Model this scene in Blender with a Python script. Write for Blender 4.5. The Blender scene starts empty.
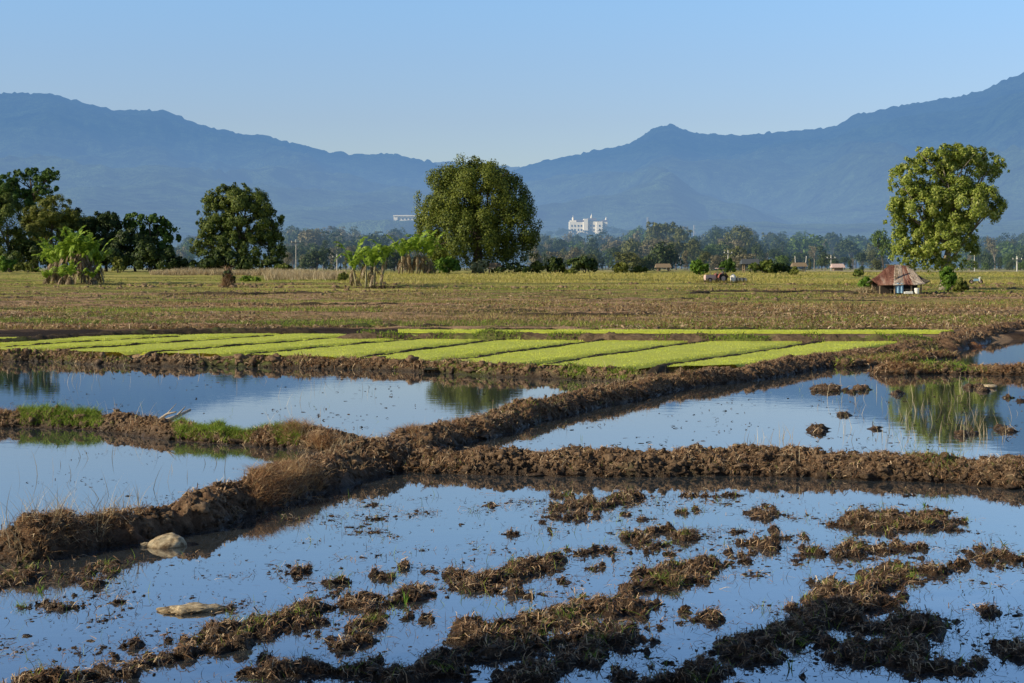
import bpy, math, random
import numpy as np
from mathutils import Vector
R = math.radians
C = bpy.context.scene.collection
SC = bpy.context.scene
F = 1600.0; CX = 512.0; HY = 266.0; CZ = 3.0
rng = np.random.default_rng(7); random.seed(7)

# ------------------------------------------------------------------ noise
def _h(ix, iy, iz, s):
    n = (ix.astype(np.int64)*374761393 + iy.astype(np.int64)*668265263 + iz.astype(np.int64)*2147483647 + s*974634777) & 0xffffffff
    n = ((n ^ (n >> 13))*1274126177) & 0xffffffff
    n = (n ^ (n >> 16))
    n = (n*2246822519) & 0xffffffff
    return ((n ^ (n >> 15)) & 0xffffff)/float(0xffffff)
def vn(x, y, z=None, s=0):
    x = np.asarray(x, float); y = np.asarray(y, float)
    fx = np.floor(x); fy = np.floor(y); tx = x-fx; ty = y-fy
    tx = tx*tx*(3-2*tx); ty = ty*ty*(3-2*ty)
    if z is None:
        o = np.zeros_like(fx)
        a = _h(fx, fy, o, s); b = _h(fx+1, fy, o, s); c = _h(fx, fy+1, o, s); d = _h(fx+1, fy+1, o, s)
        return (a+(b-a)*tx)*(1-ty)+(c+(d-c)*tx)*ty
    fz = np.floor(z); tz = z-fz; tz = tz*tz*(3-2*tz)
    r = []
    for k in (0, 1):
        a = _h(fx, fy, fz+k, s); b = _h(fx+1, fy, fz+k, s); c = _h(fx, fy+1, fz+k, s); d = _h(fx+1, fy+1, fz+k, s)
        r.append((a+(b-a)*tx)*(1-ty)+(c+(d-c)*tx)*ty)
    return r[0]+(r[1]-r[0])*tz
def fbm(x, y, z=None, s=0, o=4, g=.5):
    t = 0; a = 1; n = 0; f = 1
    for k in range(o):
        t = t+a*vn(x*f, y*f, None if z is None else z*f, s+k*17); n += a; a *= g; f *= 2.03
    return t/n
def sst(a, b, x):
    t = np.clip((x-a)/(b-a), 0, 1); return t*t*(3-2*t)

# ------------------------------------------------------------------ ground shape and placement
FRONT = [(-900, 349), (-200, 353), (0, 357), (190, 362), (330, 364), (500, 370), (680, 373), (742, 368), (811, 357), (879, 350), (947, 342), (1024, 338), (1900, 330)]
_fy = np.array([4700/(p[1]-HY) for p in FRONT]); _fx = np.array([(p[0]-CX)/F*y for p, y in zip(FRONT, _fy)])
def gz(x, y):
    x = np.asarray(x, float); y = np.asarray(y, float)
    f = np.interp(x, _fx, _fy)
    z = -0.3+0.5*sst(-.3, .9, y-f)
    z = z+0.1*sst(66, 80, y)+1.6*sst(140, 235, y)
    z = np.where(y < 9.5, -0.3+1.75*sst(9.5, 4.5, y), z)
    return z
def W(px, py, z=0.0):
    Y = (CZ-z)*F/(py-HY); return np.array([(px-CX)/F*Y, Y, z])
def G(px, py):
    z = .5
    lo, hi = 12.0, 900.0
    for _ in range(50):
        m = (lo+hi)/2; x = (px-CX)/F*m
        if HY+(CZ-float(gz(x, m)))*F/m > py: lo = m
        else: hi = m
    return np.array([(px-CX)/F*lo, lo, float(gz((px-CX)/F*lo, lo))])
def GD(px, D):
    x = (px-CX)/F*D; return np.array([x, D, float(gz(x, D))])

# ------------------------------------------------------------------ mesh helpers
def mesh(name, V, Q, mats, smooth=False, idx=None):
    V = np.asarray(V, np.float32).reshape(-1, 3); Q = np.asarray(Q, np.int32)
    k = Q.shape[1]
    me = bpy.data.meshes.new(name)
    me.vertices.add(len(V)); me.vertices.foreach_set('co', V.ravel())
    me.loops.add(Q.size); me.loops.foreach_set('vertex_index', Q.ravel())
    me.polygons.add(len(Q)); me.polygons.foreach_set('loop_start', np.arange(0, Q.size, k, dtype=np.int32))
    me.polygons.foreach_set('loop_total', np.full(len(Q), k, np.int32))
    if smooth: me.polygons.foreach_set('use_smooth', np.ones(len(Q), bool))
    for m in (mats if isinstance(mats, (list, tuple)) else [mats]): me.materials.append(m)
    if idx is not None: me.polygons.foreach_set('material_index', np.asarray(idx, np.int32))
    me.update(calc_edges=True); me.validate()
    return me
def obj(name, me, parent=None, loc=(0, 0, 0)):
    o = bpy.data.objects.new(name, me); C.objects.link(o); o.location = loc
    if parent is not None: o.parent = parent
    return o
def empty(name, loc, label, cat, group=None, rz=0):
    o = bpy.data.objects.new(name, None); C.objects.link(o); o.location = loc; o.rotation_euler = (0, 0, rz)
    o.empty_display_size = .2
    return tag(o, label, cat, group)
def tag(o, label=None, cat=None, group=None, kind=None):
    if label: o['label'] = label
    if cat: o['category'] = cat
    if group: o['group'] = group
    if kind: o['kind'] = kind
    return o
class MB:
    def __init__(s): s.v = []; s.f = []; s.n = 0
    def add(s, V, Q):
        V = np.asarray(V, float); Q = np.asarray(Q, int)
        if Q.shape[1] == 3: Q = np.column_stack([Q, Q[:, 2]])
        s.v.append(V); s.f += [tuple(dict.fromkeys(q)) for q in (Q+s.n).tolist()]; s.n += len(V); return s
    def box(s, c, d, rz=0, tap=1.0):
        x, y, z = d[0]/2, d[1]/2, d[2]/2
        V = np.array([[sx*x*(tap if sz > 0 else 1), sy*y*(tap if sz > 0 else 1), sz*z] for sz in (-1, 1) for sy in (-1, 1) for sx in (-1, 1)])
        if rz:
            c_, s_ = math.cos(rz), math.sin(rz); V = np.column_stack([V[:, 0]*c_-V[:, 1]*s_, V[:, 0]*s_+V[:, 1]*c_, V[:, 2]])
        return s.add(V+np.array(c), [[0, 2, 3, 1], [4, 5, 7, 6], [0, 1, 5, 4], [2, 6, 7, 3], [0, 4, 6, 2], [1, 3, 7, 5]])
    def tube(s, P, rad, n=6, cap=True):
        P = np.asarray(P, float); m = len(P); rad = np.broadcast_to(rad, m)
        V = []
        for i in range(m):
            d = P[min(i+1, m-1)]-P[max(i-1, 0)]; d = d/(np.linalg.norm(d)+1e-9)
            a = np.cross(d, [0.13, .97, .21]); a /= np.linalg.norm(a)+1e-9; b = np.cross(d, a)
            for k in range(n):
                t = 2*math.pi*k/n; V.append(P[i]+rad[i]*(a*math.cos(t)+b*math.sin(t)))
        Q = [[i*n+k, i*n+(k+1) % n, (i+1)*n+(k+1) % n, (i+1)*n+k] for i in range(m-1) for k in range(n)]
        s.add(V, Q)
        if cap:
            base = s.n-m*n
            s.f.append(tuple(range(base+n-1, base-1, -1))); s.f.append(tuple(base+(m-1)*n+k for k in range(n)))
        return s
    def build(s, name, mat, parent=None, loc=(0, 0, 0), smooth=False):
        me = bpy.data.meshes.new(name); me.from_pydata(np.vstack(s.v).tolist(), [], s.f); me.materials.append(mat)
        if smooth: me.polygons.foreach_set('use_smooth', np.ones(len(me.polygons), bool))
        me.update(); return obj(name, me, parent, loc)
def grid_q(nr, nc):
    a = np.arange(nr*nc).reshape(nr, nc)
    return np.stack([a[:-1, :-1], a[:-1, 1:], a[1:, 1:], a[1:, :-1]], -1).reshape(-1, 4)

# ------------------------------------------------------------------ materials
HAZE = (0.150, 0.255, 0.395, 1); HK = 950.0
def nodes(name):
    m = bpy.data.materials.new(name); m.use_nodes = True; nt = m.node_tree; nt.nodes.clear()
    out = nt.nodes.new('ShaderNodeOutputMaterial'); return m, nt, out
def N(nt, t, **k):
    n = nt.nodes.new(t)
    for a, b in k.items(): setattr(n, a, b)
    return n
def ramp(nt, fac, cols):
    r = N(nt, 'ShaderNodeValToRGB'); e = r.color_ramp.elements
    while len(e) < len(cols): e.new(.5)
    for q, (p, c) in zip(e, cols): q.position = p; q.color = (*c, 1)
    nt.links.new(fac, r.inputs[0]); return r.outputs[0]
def math_n(nt, op, a, b=None):
    n = N(nt, 'ShaderNodeMath', operation=op)
    for i, v in enumerate((a, b)):
        if v is None: continue
        if isinstance(v, (int, float)): n.inputs[i].default_value = v
        else: nt.links.new(v, n.inputs[i])
    return n.outputs[0]
def hazed(nt, sh, k=HK, col=HAZE, lift=0.0):  # distance haze painted in as blue emission that grows with world Y
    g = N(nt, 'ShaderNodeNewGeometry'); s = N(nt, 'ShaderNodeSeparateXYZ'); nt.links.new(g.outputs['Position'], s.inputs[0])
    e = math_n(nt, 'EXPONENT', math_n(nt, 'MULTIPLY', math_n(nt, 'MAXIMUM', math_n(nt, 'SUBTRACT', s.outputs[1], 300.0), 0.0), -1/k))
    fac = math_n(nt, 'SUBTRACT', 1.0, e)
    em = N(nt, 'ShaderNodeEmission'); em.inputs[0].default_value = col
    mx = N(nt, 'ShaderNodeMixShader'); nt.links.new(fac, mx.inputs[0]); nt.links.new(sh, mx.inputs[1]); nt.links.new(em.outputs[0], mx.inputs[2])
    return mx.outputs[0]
def noise(nt, scale, detail=4, vec=None, rough=.55, stretch=None):
    n = N(nt, 'ShaderNodeTexNoise'); n.inputs['Scale'].default_value = scale; n.inputs['Detail'].default_value = detail; n.inputs['Roughness'].default_value = rough
    g = N(nt, 'ShaderNodeNewGeometry'); v = g.outputs['Position']
    if stretch:
        mp = N(nt, 'ShaderNodeMapping'); mp.inputs['Scale'].default_value = stretch; nt.links.new(v, mp.inputs[0]); v = mp.outputs[0]
    nt.links.new(v, n.inputs['Vector']); return n.outputs[0]
def mixc(nt, f, a, b, mode='MIX'):
    m = N(nt, 'ShaderNodeMix', data_type='RGBA', blend_type=mode)
    for s, v in ((m.inputs[0], f), (m.inputs[6], a), (m.inputs[7], b)):
        if isinstance(v, (int, float)): s.default_value = v
        elif isinstance(v, tuple): s.default_value = (*v[:3], 1)
        else: nt.links.new(v, s)
    return m.outputs[2]
def bsdf(nt, col, rough=.8, spec=.3, bump=None, bd=.02, bs=1.0):
    p = N(nt, 'ShaderNodeBsdfPrincipled'); p.inputs['Specular IOR Level'].default_value = spec
    if isinstance(rough, (int, float)): p.inputs['Roughness'].default_value = rough
    else: nt.links.new(rough, p.inputs['Roughness'])
    if isinstance(col, tuple): p.inputs['Base Color'].default_value = (*col[:3], 1)
    else: nt.links.new(col, p.inputs['Base Color'])
    if bump is not None:
        b = N(nt, 'ShaderNodeBump'); b.inputs['Distance'].default_value = bd; b.inputs['Strength'].default_value = bs
        nt.links.new(bump, b.inputs['Height']); nt.links.new(b.outputs[0], p.inputs['Normal'])
    return p.outputs[0]
def plain(name, col, rough=.7, var=.25, scale=3.0, haze=True, spec=.3):
    m, nt, out = nodes(name)
    c = mixc(nt, noise(nt, scale, 5), tuple(v*(1-var) for v in col), tuple(min(1, v*(1+var)) for v in col))
    sh = bsdf(nt, c, rough, spec)
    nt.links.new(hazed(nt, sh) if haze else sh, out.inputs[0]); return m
def leaf(name, cols, trans=.3, clump=.25, rough=.55, haze=True, spec=.25):
    m, nt, out = nodes(name)
    g = N(nt, 'ShaderNodeNewGeometry')
    f = math_n(nt, 'ADD', math_n(nt, 'MULTIPLY', g.outputs['Random Per Island'], .55), math_n(nt, 'MULTIPLY', noise(nt, clump, 3), .45))
    k = len(cols); c = ramp(nt, f, [(.2+.6*i/(k-1), q) for i, q in enumerate(cols)])
    p = bsdf(nt, c, rough, spec)
    t = N(nt, 'ShaderNodeBsdfTranslucent'); nt.links.new(c, t.inputs[0])
    mx = N(nt, 'ShaderNodeMixShader'); mx.inputs[0].default_value = trans; nt.links.new(p, mx.inputs[1]); nt.links.new(t.outputs[0], mx.inputs[2])
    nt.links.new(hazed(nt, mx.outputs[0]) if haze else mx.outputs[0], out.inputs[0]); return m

def mud_mat(name, dark, mid, light, grass=None, gscale=.6, gth=.55):
    m, nt, out = nodes(name)
    n1 = noise(nt, 9, 8, rough=.7); n2 = noise(nt, 1.1, 3); n3 = noise(nt, 60, 4, rough=.7)
    f = math_n(nt, 'ADD', math_n(nt, 'MULTIPLY', n1, .6), math_n(nt, 'ADD', math_n(nt, 'MULTIPLY', n2, .2), math_n(nt, 'MULTIPLY', n3, .2)))
    c = ramp(nt, f, [(.36, dark), (.5, mid), (.64, light)])
    if grass:
        gm = ramp(nt, math_n(nt, 'ADD', math_n(nt, 'MULTIPLY', noise(nt, gscale, 4), .75), math_n(nt, 'MULTIPLY', n1, .25)), [(gth, (0, 0, 0)), (gth+.08, (1, 1, 1))])
        c = mixc(nt, gm, c, grass)
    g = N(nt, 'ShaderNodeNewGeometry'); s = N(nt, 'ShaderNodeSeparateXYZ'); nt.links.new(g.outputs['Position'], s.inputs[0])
    wet_shade = N(nt, 'ShaderNodeMapRange'); nt.links.new(math_n(nt, 'ADD', s.outputs[2], math_n(nt, 'MULTIPLY', n2, -.04)), wet_shade.inputs[0])
    wet_shade.inputs[1].default_value = 0.0; wet_shade.inputs[2].default_value = .17; wet_shade.inputs[3].default_value = 1; wet_shade.inputs[4].default_value = 0
    c = mixc(nt, wet_shade.outputs[0], c, mixc(nt, 1.0, c, (.27, .25, .24), 'MULTIPLY'))  # damp low soil, darkened further to paint shade onto the bund flanks
    rg = N(nt, 'ShaderNodeMapRange'); nt.links.new(wet_shade.outputs[0], rg.inputs[0]); rg.inputs[3].default_value = .9; rg.inputs[4].default_value = .3
    sh = bsdf(nt, c, rg.outputs[0], .3, math_n(nt, 'ADD', n1, math_n(nt, 'MULTIPLY', n3, .5)), .05, .9)
    nt.links.new(sh, out.inputs[0]); return m

M = {}
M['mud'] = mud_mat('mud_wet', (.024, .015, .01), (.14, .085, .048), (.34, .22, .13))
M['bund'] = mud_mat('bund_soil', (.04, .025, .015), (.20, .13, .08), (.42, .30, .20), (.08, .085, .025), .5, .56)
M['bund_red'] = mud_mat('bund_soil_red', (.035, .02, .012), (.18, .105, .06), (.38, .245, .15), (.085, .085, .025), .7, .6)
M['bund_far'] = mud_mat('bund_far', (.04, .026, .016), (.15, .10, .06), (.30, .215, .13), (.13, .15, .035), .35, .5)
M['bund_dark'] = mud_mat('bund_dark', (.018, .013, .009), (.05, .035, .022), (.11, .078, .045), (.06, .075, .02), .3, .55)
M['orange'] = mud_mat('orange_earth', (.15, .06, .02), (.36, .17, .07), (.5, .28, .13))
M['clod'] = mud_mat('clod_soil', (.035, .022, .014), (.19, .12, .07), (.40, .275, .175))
M['straw'] = leaf('straw_litter', [(.06, .03, .016), (.24, .13, .07), (.48, .31, .18), (.72, .57, .38)], .15, 1.5)
M['rust_grass'] = leaf('rusty_dry_grass', [(.13, .055, .025), (.34, .17, .08), (.54, .34, .17), (.66, .52, .30)], .25, 1.2)
M['pale_grass'] = leaf('pale_dry_grass', [(.28, .2, .11), (.48, .38, .22), (.68, .58, .4)], .25, 1)
M['green_grass'] = leaf('green_grass', [(.06, .10, .014), (.16, .26, .03), (.30, .42, .05), (.45, .52, .10)], .35, 1.2)
M['olive_grass'] = leaf('olive_grass', [(.07, .06, .025), (.16, .14, .04), (.28, .25, .07), (.50, .40, .18)], .3, .3)
M['yellow_grass'] = leaf('yellow_grass', [(.27, .25, .06), (.42, .39, .09), (.55, .48, .14), (.58, .46, .22)], .3, .1)
M['rice'] = leaf('rice_seedlings', [(.50, .58, .06), (.66, .74, .09), (.77, .83, .12), (.84, .86, .19)], .35, .35)
M['twig'] = leaf('dark_stubble', [(.02, .015, .01), (.07, .045, .028), (.13, .09, .05)], .1, 2)
M['bark'] = plain('bark', (.10, .08, .06), .9, .4, 2)
M['bark_pale'] = plain('bark_pale', (.26, .22, .17), .85, .35, 2)

# field ground
def field_mat():
    m, nt, out = nodes('field_soil')
    big = noise(nt, 1.0, 5, stretch=(.022, .13, .1), rough=.6)
    mid = noise(nt, 1.0, 6, stretch=(.35, .6, .4), rough=.65)
    fine = noise(nt, 5.0, 5, rough=.7)
    f = math_n(nt, 'ADD', math_n(nt, 'MULTIPLY', big, .66), math_n(nt, 'ADD', math_n(nt, 'MULTIPLY', mid, .22), math_n(nt, 'MULTIPLY', fine, .12)))
    g = N(nt, 'ShaderNodeNewGeometry'); s = N(nt, 'ShaderNodeSeparateXYZ'); nt.links.new(g.outputs['Position'], s.inputs[0])
    yr = N(nt, 'ShaderNodeMapRange'); nt.links.new(s.outputs[1], yr.inputs[0])
    yr.inputs[1].default_value = 66; yr.inputs[2].default_value = 190; yr.inputs[3].default_value = -.07; yr.inputs[4].default_value = .14
    f = math_n(nt, 'ADD', f, yr.outputs[0])
    c = ramp(nt, f, [(.36, (.03, .02, .015)), (.42, (.14, .09, .06)), (.47, (.46, .30, .18)), (.505, (.10, .07, .04)), (.545, (.38, .28, .12)), (.59, (.12, .14, .035)), (.63, (.30, .29, .08)), (.72, (.44, .38, .12))])
    sh = bsdf(nt, c, .95, .1, math_n(nt, 'ADD', mid, fine), .12, .8)
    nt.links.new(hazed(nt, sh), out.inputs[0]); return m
M['field'] = field_mat()

def water_mat():
    m, nt, out = nodes('water')
    n1 = noise(nt, 1.0, 3, stretch=(1.6, 2.6, 1)); n2 = noise(nt, 1.0, 3, stretch=(7, 14, 1))
    mask = ramp(nt, noise(nt, 1.0, 3, stretch=(.10, .16, 1)), [(.45, (.12,)*3), (.62, (1,)*3)])
    hgt = math_n(nt, 'ADD', math_n(nt, 'MULTIPLY', n1, .7), math_n(nt, 'MULTIPLY', math_n(nt, 'MULTIPLY', n2, mask), .13))
    p = N(nt, 'ShaderNodeBsdfPrincipled'); p.inputs['Base Color'].default_value = (.045, .055, .065, 1)
    p.inputs['Roughness'].default_value = .025; p.inputs['IOR'].default_value = 1.9; p.inputs['Specular IOR Level'].default_value = .5
    b = N(nt, 'ShaderNodeBump'); b.inputs['Distance'].default_value = .0014; b.inputs['Strength'].default_value = 1
    nt.links.new(hgt, b.inputs['Height']); nt.links.new(b.outputs[0], p.inputs['Normal'])
    gl = N(nt, 'ShaderNodeBsdfGlossy'); gl.inputs['Color'].default_value = (.95, .95, .95, 1); gl.inputs['Roughness'].default_value = .02; nt.links.new(b.outputs[0], gl.inputs['Normal'])
    mx = N(nt, 'ShaderNodeMixShader'); mx.inputs[0].default_value = .3; nt.links.new(p.outputs[0], mx.inputs[1]); nt.links.new(gl.outputs[0], mx.inputs[2])
    nt.links.new(mx.outputs[0], out.inputs[0]); return m
M['water'] = water_mat()

# ------------------------------------------------------------------ camera, sun, sky
cam = bpy.data.cameras.new('camera'); co = bpy.data.objects.new('camera', cam); C.objects.link(co)
co.location = (0, 0, CZ); co.rotation_euler = (R(90), 0, 0); cam.sensor_width = 36; cam.lens = 36*F/1024
cam.shift_y = -(341.5-HY)/1024; cam.clip_end = 40000; cam.clip_start = .1; SC.camera = co
EL = R(26); AZ = math.atan2(-.95, -.33)
sd = Vector((math.sin(AZ)*math.cos(EL), math.cos(AZ)*math.cos(EL), math.sin(EL)))
sl = bpy.data.lights.new('sun', 'SUN'); so = bpy.data.objects.new('sun', sl); C.objects.link(so)
so.rotation_euler = sd.to_track_quat('Z', 'Y').to_euler(); sl.energy = 5.0; sl.angle = R(.55); sl.color = (1, .87, .62)
w = bpy.data.worlds.new('World'); SC.world = w; w.use_nodes = True; nt = w.node_tree
bg = nt.nodes['Background']; sky = nt.nodes.new('ShaderNodeTexSky'); sky.sky_type = 'NISHITA'; sky.sun_disc = False
sky.sun_elevation = EL; sky.sun_rotation = AZ % (2*math.pi); sky.air_density = 1.0; sky.dust_density = .6; sky.ozone_density = 1.5
tc = nt.nodes.new('ShaderNodeTexCoord'); sx = nt.nodes.new('ShaderNodeSeparateXYZ'); nt.links.new(tc.outputs['Generated'], sx.inputs[0])
tint = ramp(nt, sx.outputs[2], [(0, (1.0, 1.06, 1.30)), (.091, (1.03, 1.10, 1.38)), (.128, (1.09, 1.23, 1.52)), (.161, (1.15, 1.38, 1.68)), (.20, (1.14, 1.42, 1.80)), (.25, (1.0, 1.30, 1.70)), (.36, (.62, .72, .82)), (1, (.5, .55, .6))])
mc = mixc(nt, 1.0, sky.outputs[0], tint, 'MULTIPLY'); nt.links.new(mc, bg.inputs[0]); bg.inputs[1].default_value = .10
SC.view_settings.view_transform = 'Standard'; SC.view_settings.look = 'None'; SC.view_settings.exposure = 0
SC.cycles.max_bounces = 5; SC.cycles.transparent_max_bounces = 4; SC.cycles.use_denoising = True
TINT = [n for n in nt.nodes if n.type == 'VALTORGB'][0]

# ------------------------------------------------------------------ ground sheet, water
def build_ground():
    ys = [-60.]
    while ys[-1] < 9: ys.append(ys[-1]+1.5)
    while ys[-1] < 1500: ys.append(ys[-1]+max(.22, ys[-1]*.0042))
    while ys[-1] < 26000: ys.append(ys[-1]*1.1)
    ys = np.array(ys); u = np.linspace(-1, 1, 520)
    Y, U = np.meshgrid(ys, u, indexing='ij'); X = U*(np.maximum(Y, 0)*.62+60)
    Z = gz(X, Y)
    inf = (Y > 66) & (Y < 700)
    bump = (fbm(X*1.2, Y*1.2, s=3, o=4, g=.65)-.5)*.28+(fbm(X*.10, Y*.35, s=9, o=3)-.5)*.35
    Z = Z+np.where(inf, bump*sst(66, 72, Y), 0)
    V = np.stack([X, Y, Z], -1).reshape(-1, 3)
    o = obj('ground', mesh('ground', V, grid_q(*X.shape), M['field'], True)); tag(o, kind='structure')
build_ground()
V = [[-200, 2, 0], [200, 2, 0], [200, 110, 0], [-200, 110, 0]]
tag(obj('water', mesh('water', V, [[0, 1, 2, 3]], M['water'])), kind='structure')

# ------------------------------------------------------------------ mountains
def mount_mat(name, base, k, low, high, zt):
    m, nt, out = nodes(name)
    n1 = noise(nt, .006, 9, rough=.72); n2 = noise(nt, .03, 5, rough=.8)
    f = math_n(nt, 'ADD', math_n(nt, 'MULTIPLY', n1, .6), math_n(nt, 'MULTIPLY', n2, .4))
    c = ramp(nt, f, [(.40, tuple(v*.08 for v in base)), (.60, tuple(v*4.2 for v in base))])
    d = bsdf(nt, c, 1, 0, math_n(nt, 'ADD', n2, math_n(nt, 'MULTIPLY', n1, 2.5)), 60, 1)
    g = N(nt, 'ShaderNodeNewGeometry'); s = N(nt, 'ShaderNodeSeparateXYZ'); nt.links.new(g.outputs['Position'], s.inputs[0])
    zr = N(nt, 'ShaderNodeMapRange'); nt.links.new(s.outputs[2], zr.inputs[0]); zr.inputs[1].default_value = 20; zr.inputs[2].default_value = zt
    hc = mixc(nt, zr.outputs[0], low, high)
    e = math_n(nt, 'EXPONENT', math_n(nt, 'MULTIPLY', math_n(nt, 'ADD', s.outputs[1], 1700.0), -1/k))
    em = N(nt, 'ShaderNodeEmission'); nt.links.new(hc, em.inputs[0])  # mountain haze painted as emission, paler low down, stronger with world Y
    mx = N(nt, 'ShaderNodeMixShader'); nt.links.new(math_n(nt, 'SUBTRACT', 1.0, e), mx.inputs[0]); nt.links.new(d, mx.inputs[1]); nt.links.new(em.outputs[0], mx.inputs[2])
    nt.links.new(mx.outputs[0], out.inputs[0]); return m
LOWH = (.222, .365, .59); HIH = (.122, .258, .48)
def mountain(prof, Y0, YR, mat, seed, nc=900, nr=130, back=.25):
    px = np.linspace(-700, 1724, nc); top = np.interp(px, [p[0] for p in prof], [p[1] for p in prof])
    t = np.linspace(0, 1+back, nr)
    T, P = np.meshgrid(t, px, indexing='ij'); Y = Y0+(YR-Y0)*T; X = (P-CX)/F*Y
    H = (HY-np.broadcast_to(top, T.shape))*YR/F
    zl = 2+(HY-236-2)*2000/F*sst(1100, 2000, Y)
    zz = np.where(Y < 2000, zl, 0)
    s = np.clip((Y-2000)/(YR-2000), 0, None)
    prof_s = np.where(s <= 1, s**1.05, 1-(s-1)*1.2)
    z2 = 36+np.maximum(H-36, -34)*prof_s
    ridge = (np.abs(fbm(X*.0011+T*.5, Y*.0007, s=seed, o=5)-.5)*2)
    gul = -ridge*210*np.sin(np.clip(s, 0, 1)*math.pi)**.8
    rough = (fbm(X*.02, Y*.02, s=seed+5, o=3)-.5)*14*np.clip(s, 0, 1)+(vn(X*.07, Y*.02, s=seed+8)-.5)*16*np.clip(s, 0, 1)
    Z = np.where(Y < 2000, zl, np.maximum(z2+gul*np.clip(H/400, 0, 1.4)+rough, -20))+CZ*0
    V = np.stack([X, Y, Z], -1).reshape(-1, 3)
    tag(obj('mountain', mesh('mountain', V, grid_q(*X.shape), mat, True)), kind='structure')
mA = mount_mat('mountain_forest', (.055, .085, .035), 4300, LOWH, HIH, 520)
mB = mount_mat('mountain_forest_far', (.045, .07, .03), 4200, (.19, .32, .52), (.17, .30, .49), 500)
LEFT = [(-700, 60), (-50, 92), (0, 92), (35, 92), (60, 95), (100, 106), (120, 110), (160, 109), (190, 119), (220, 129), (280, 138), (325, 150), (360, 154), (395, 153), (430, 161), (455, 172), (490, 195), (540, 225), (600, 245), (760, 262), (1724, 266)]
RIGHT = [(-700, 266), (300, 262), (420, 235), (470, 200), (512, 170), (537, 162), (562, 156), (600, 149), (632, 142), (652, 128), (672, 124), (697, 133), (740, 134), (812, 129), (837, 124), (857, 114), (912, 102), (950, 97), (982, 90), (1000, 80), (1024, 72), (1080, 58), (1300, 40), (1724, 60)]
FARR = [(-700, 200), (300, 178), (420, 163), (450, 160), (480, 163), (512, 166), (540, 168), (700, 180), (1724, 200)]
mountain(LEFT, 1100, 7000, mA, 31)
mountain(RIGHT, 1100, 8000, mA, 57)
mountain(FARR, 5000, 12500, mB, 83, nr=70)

# ------------------------------------------------------------------ scatter helpers
def blades(P, h, wd, lean=.3, bend=.4, segs=2, up=None):
    P = np.asarray(P, float); n = len(P)
    h = np.broadcast_to(h, n); wd = np.broadcast_to(wd, n)
    az = rng.uniform(0, 2*math.pi, n); ln = np.abs(rng.normal(0, 1, n))*lean if np.isscalar(lean) else lean
    d = np.column_stack([np.cos(az), np.sin(az), np.zeros(n)])
    fa = rng.uniform(0, math.pi, n); side = np.column_stack([np.cos(fa), np.sin(fa), rng.uniform(-.3, .3, n)])
    V = []; k = segs+1
    for i in range(k):
        t = i/segs
        c = P+d*(h*(ln*t+bend*t*t))[:, None]; c[:, 2] += h*t*np.maximum(.05, 1-.5*(ln+bend*t))
        ww = (wd*(1-t)**.7*.5)[:, None]
        if i < segs: V += [c-side*ww, c+side*ww]
        else: V += [c]
    V = np.stack(V, 1).reshape(-1, 3); m = 2*segs+1
    b = (np.arange(n)*m)[:, None]
    T = []
    for i in range(segs-1): T += [[2*i, 2*i+1, 2*i+3], [2*i, 2*i+3, 2*i+2]]
    T += [[2*segs-2, 2*segs-1, 2*segs]]
    Q = (b[:, :, None]+np.array(T)[None]).reshape(-1, 3)
    return V, Q
def flat_bits(P, l, wd, tilt=.25):
    """straw, roots and stalks lying on the soil"""
    n = len(P); az = rng.uniform(0, 2*math.pi, n); ti = rng.normal(0, tilt, n)
    d = np.column_stack([np.cos(az)*np.cos(ti), np.sin(az)*np.cos(ti), np.sin(ti)]); s = np.column_stack([-np.sin(az), np.cos(az), rng.uniform(-.6, .6, n)])
    l = np.broadcast_to(l, n)[:, None]; wd = np.broadcast_to(wd, n)[:, None]
    mid = np.column_stack([rng.normal(0, .1, n), rng.normal(0, .1, n), np.abs(rng.normal(0, .15, n))])*l
    V = np.stack([P-d*l/2-s*wd/2, P-d*l/2+s*wd/2, P+mid+s*wd/2, P+mid-s*wd/2, P+d*l/2], 1).reshape(-1, 3)
    b = (np.arange(n)*5)[:, None, None]
    Q = (b+np.array([[0, 1, 2], [0, 2, 3], [3, 2, 4]])[None]).reshape(-1, 3)
    return V, Q
def _ico():
    import bmesh
    bm = bmesh.new(); bmesh.ops.create_icosphere(bm, subdivisions=2, radius=1)
    V = np.array([v.co[:] for v in bm.verts]); Q = np.array([[v.index for v in f.verts] for f in bm.faces]); bm.free(); return V, Q
ICO = _ico()
def lumps(P, r, flat=.6, amp=1.25):
    n = len(P); V0, Q0 = ICO; m = len(V0); r = np.broadcast_to(r, n)
    off = rng.uniform(0, 500, (n, 3))[:, None, :]; q = V0[None]*2.3+off
    d = 1+amp*(fbm(q[..., 0], q[..., 1], q[..., 2], s=5, o=2)-.5)*2
    s = rng.uniform(.5, 1.6, (n, 1, 3)); s[..., 2] *= flat
    V = P[:, None, :]+V0[None]*d[..., None]*s*r[:, None, None]
    Q = ((np.arange(n)*m)[:, None, None]+Q0[None]).reshape(-1, 3)
    return V.reshape(-1, 3), Q
def join(parts):
    V = []; Q = []; n = 0
    for v, q in parts: V.append(v); Q.append(q+n); n += len(v)
    return np.vstack(V), np.vstack(Q)
def stuff(name, vq, mat, smooth=False):
    return tag(obj(name, mesh(name, vq[0], vq[1], mat, smooth)), kind='stuff')

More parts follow.
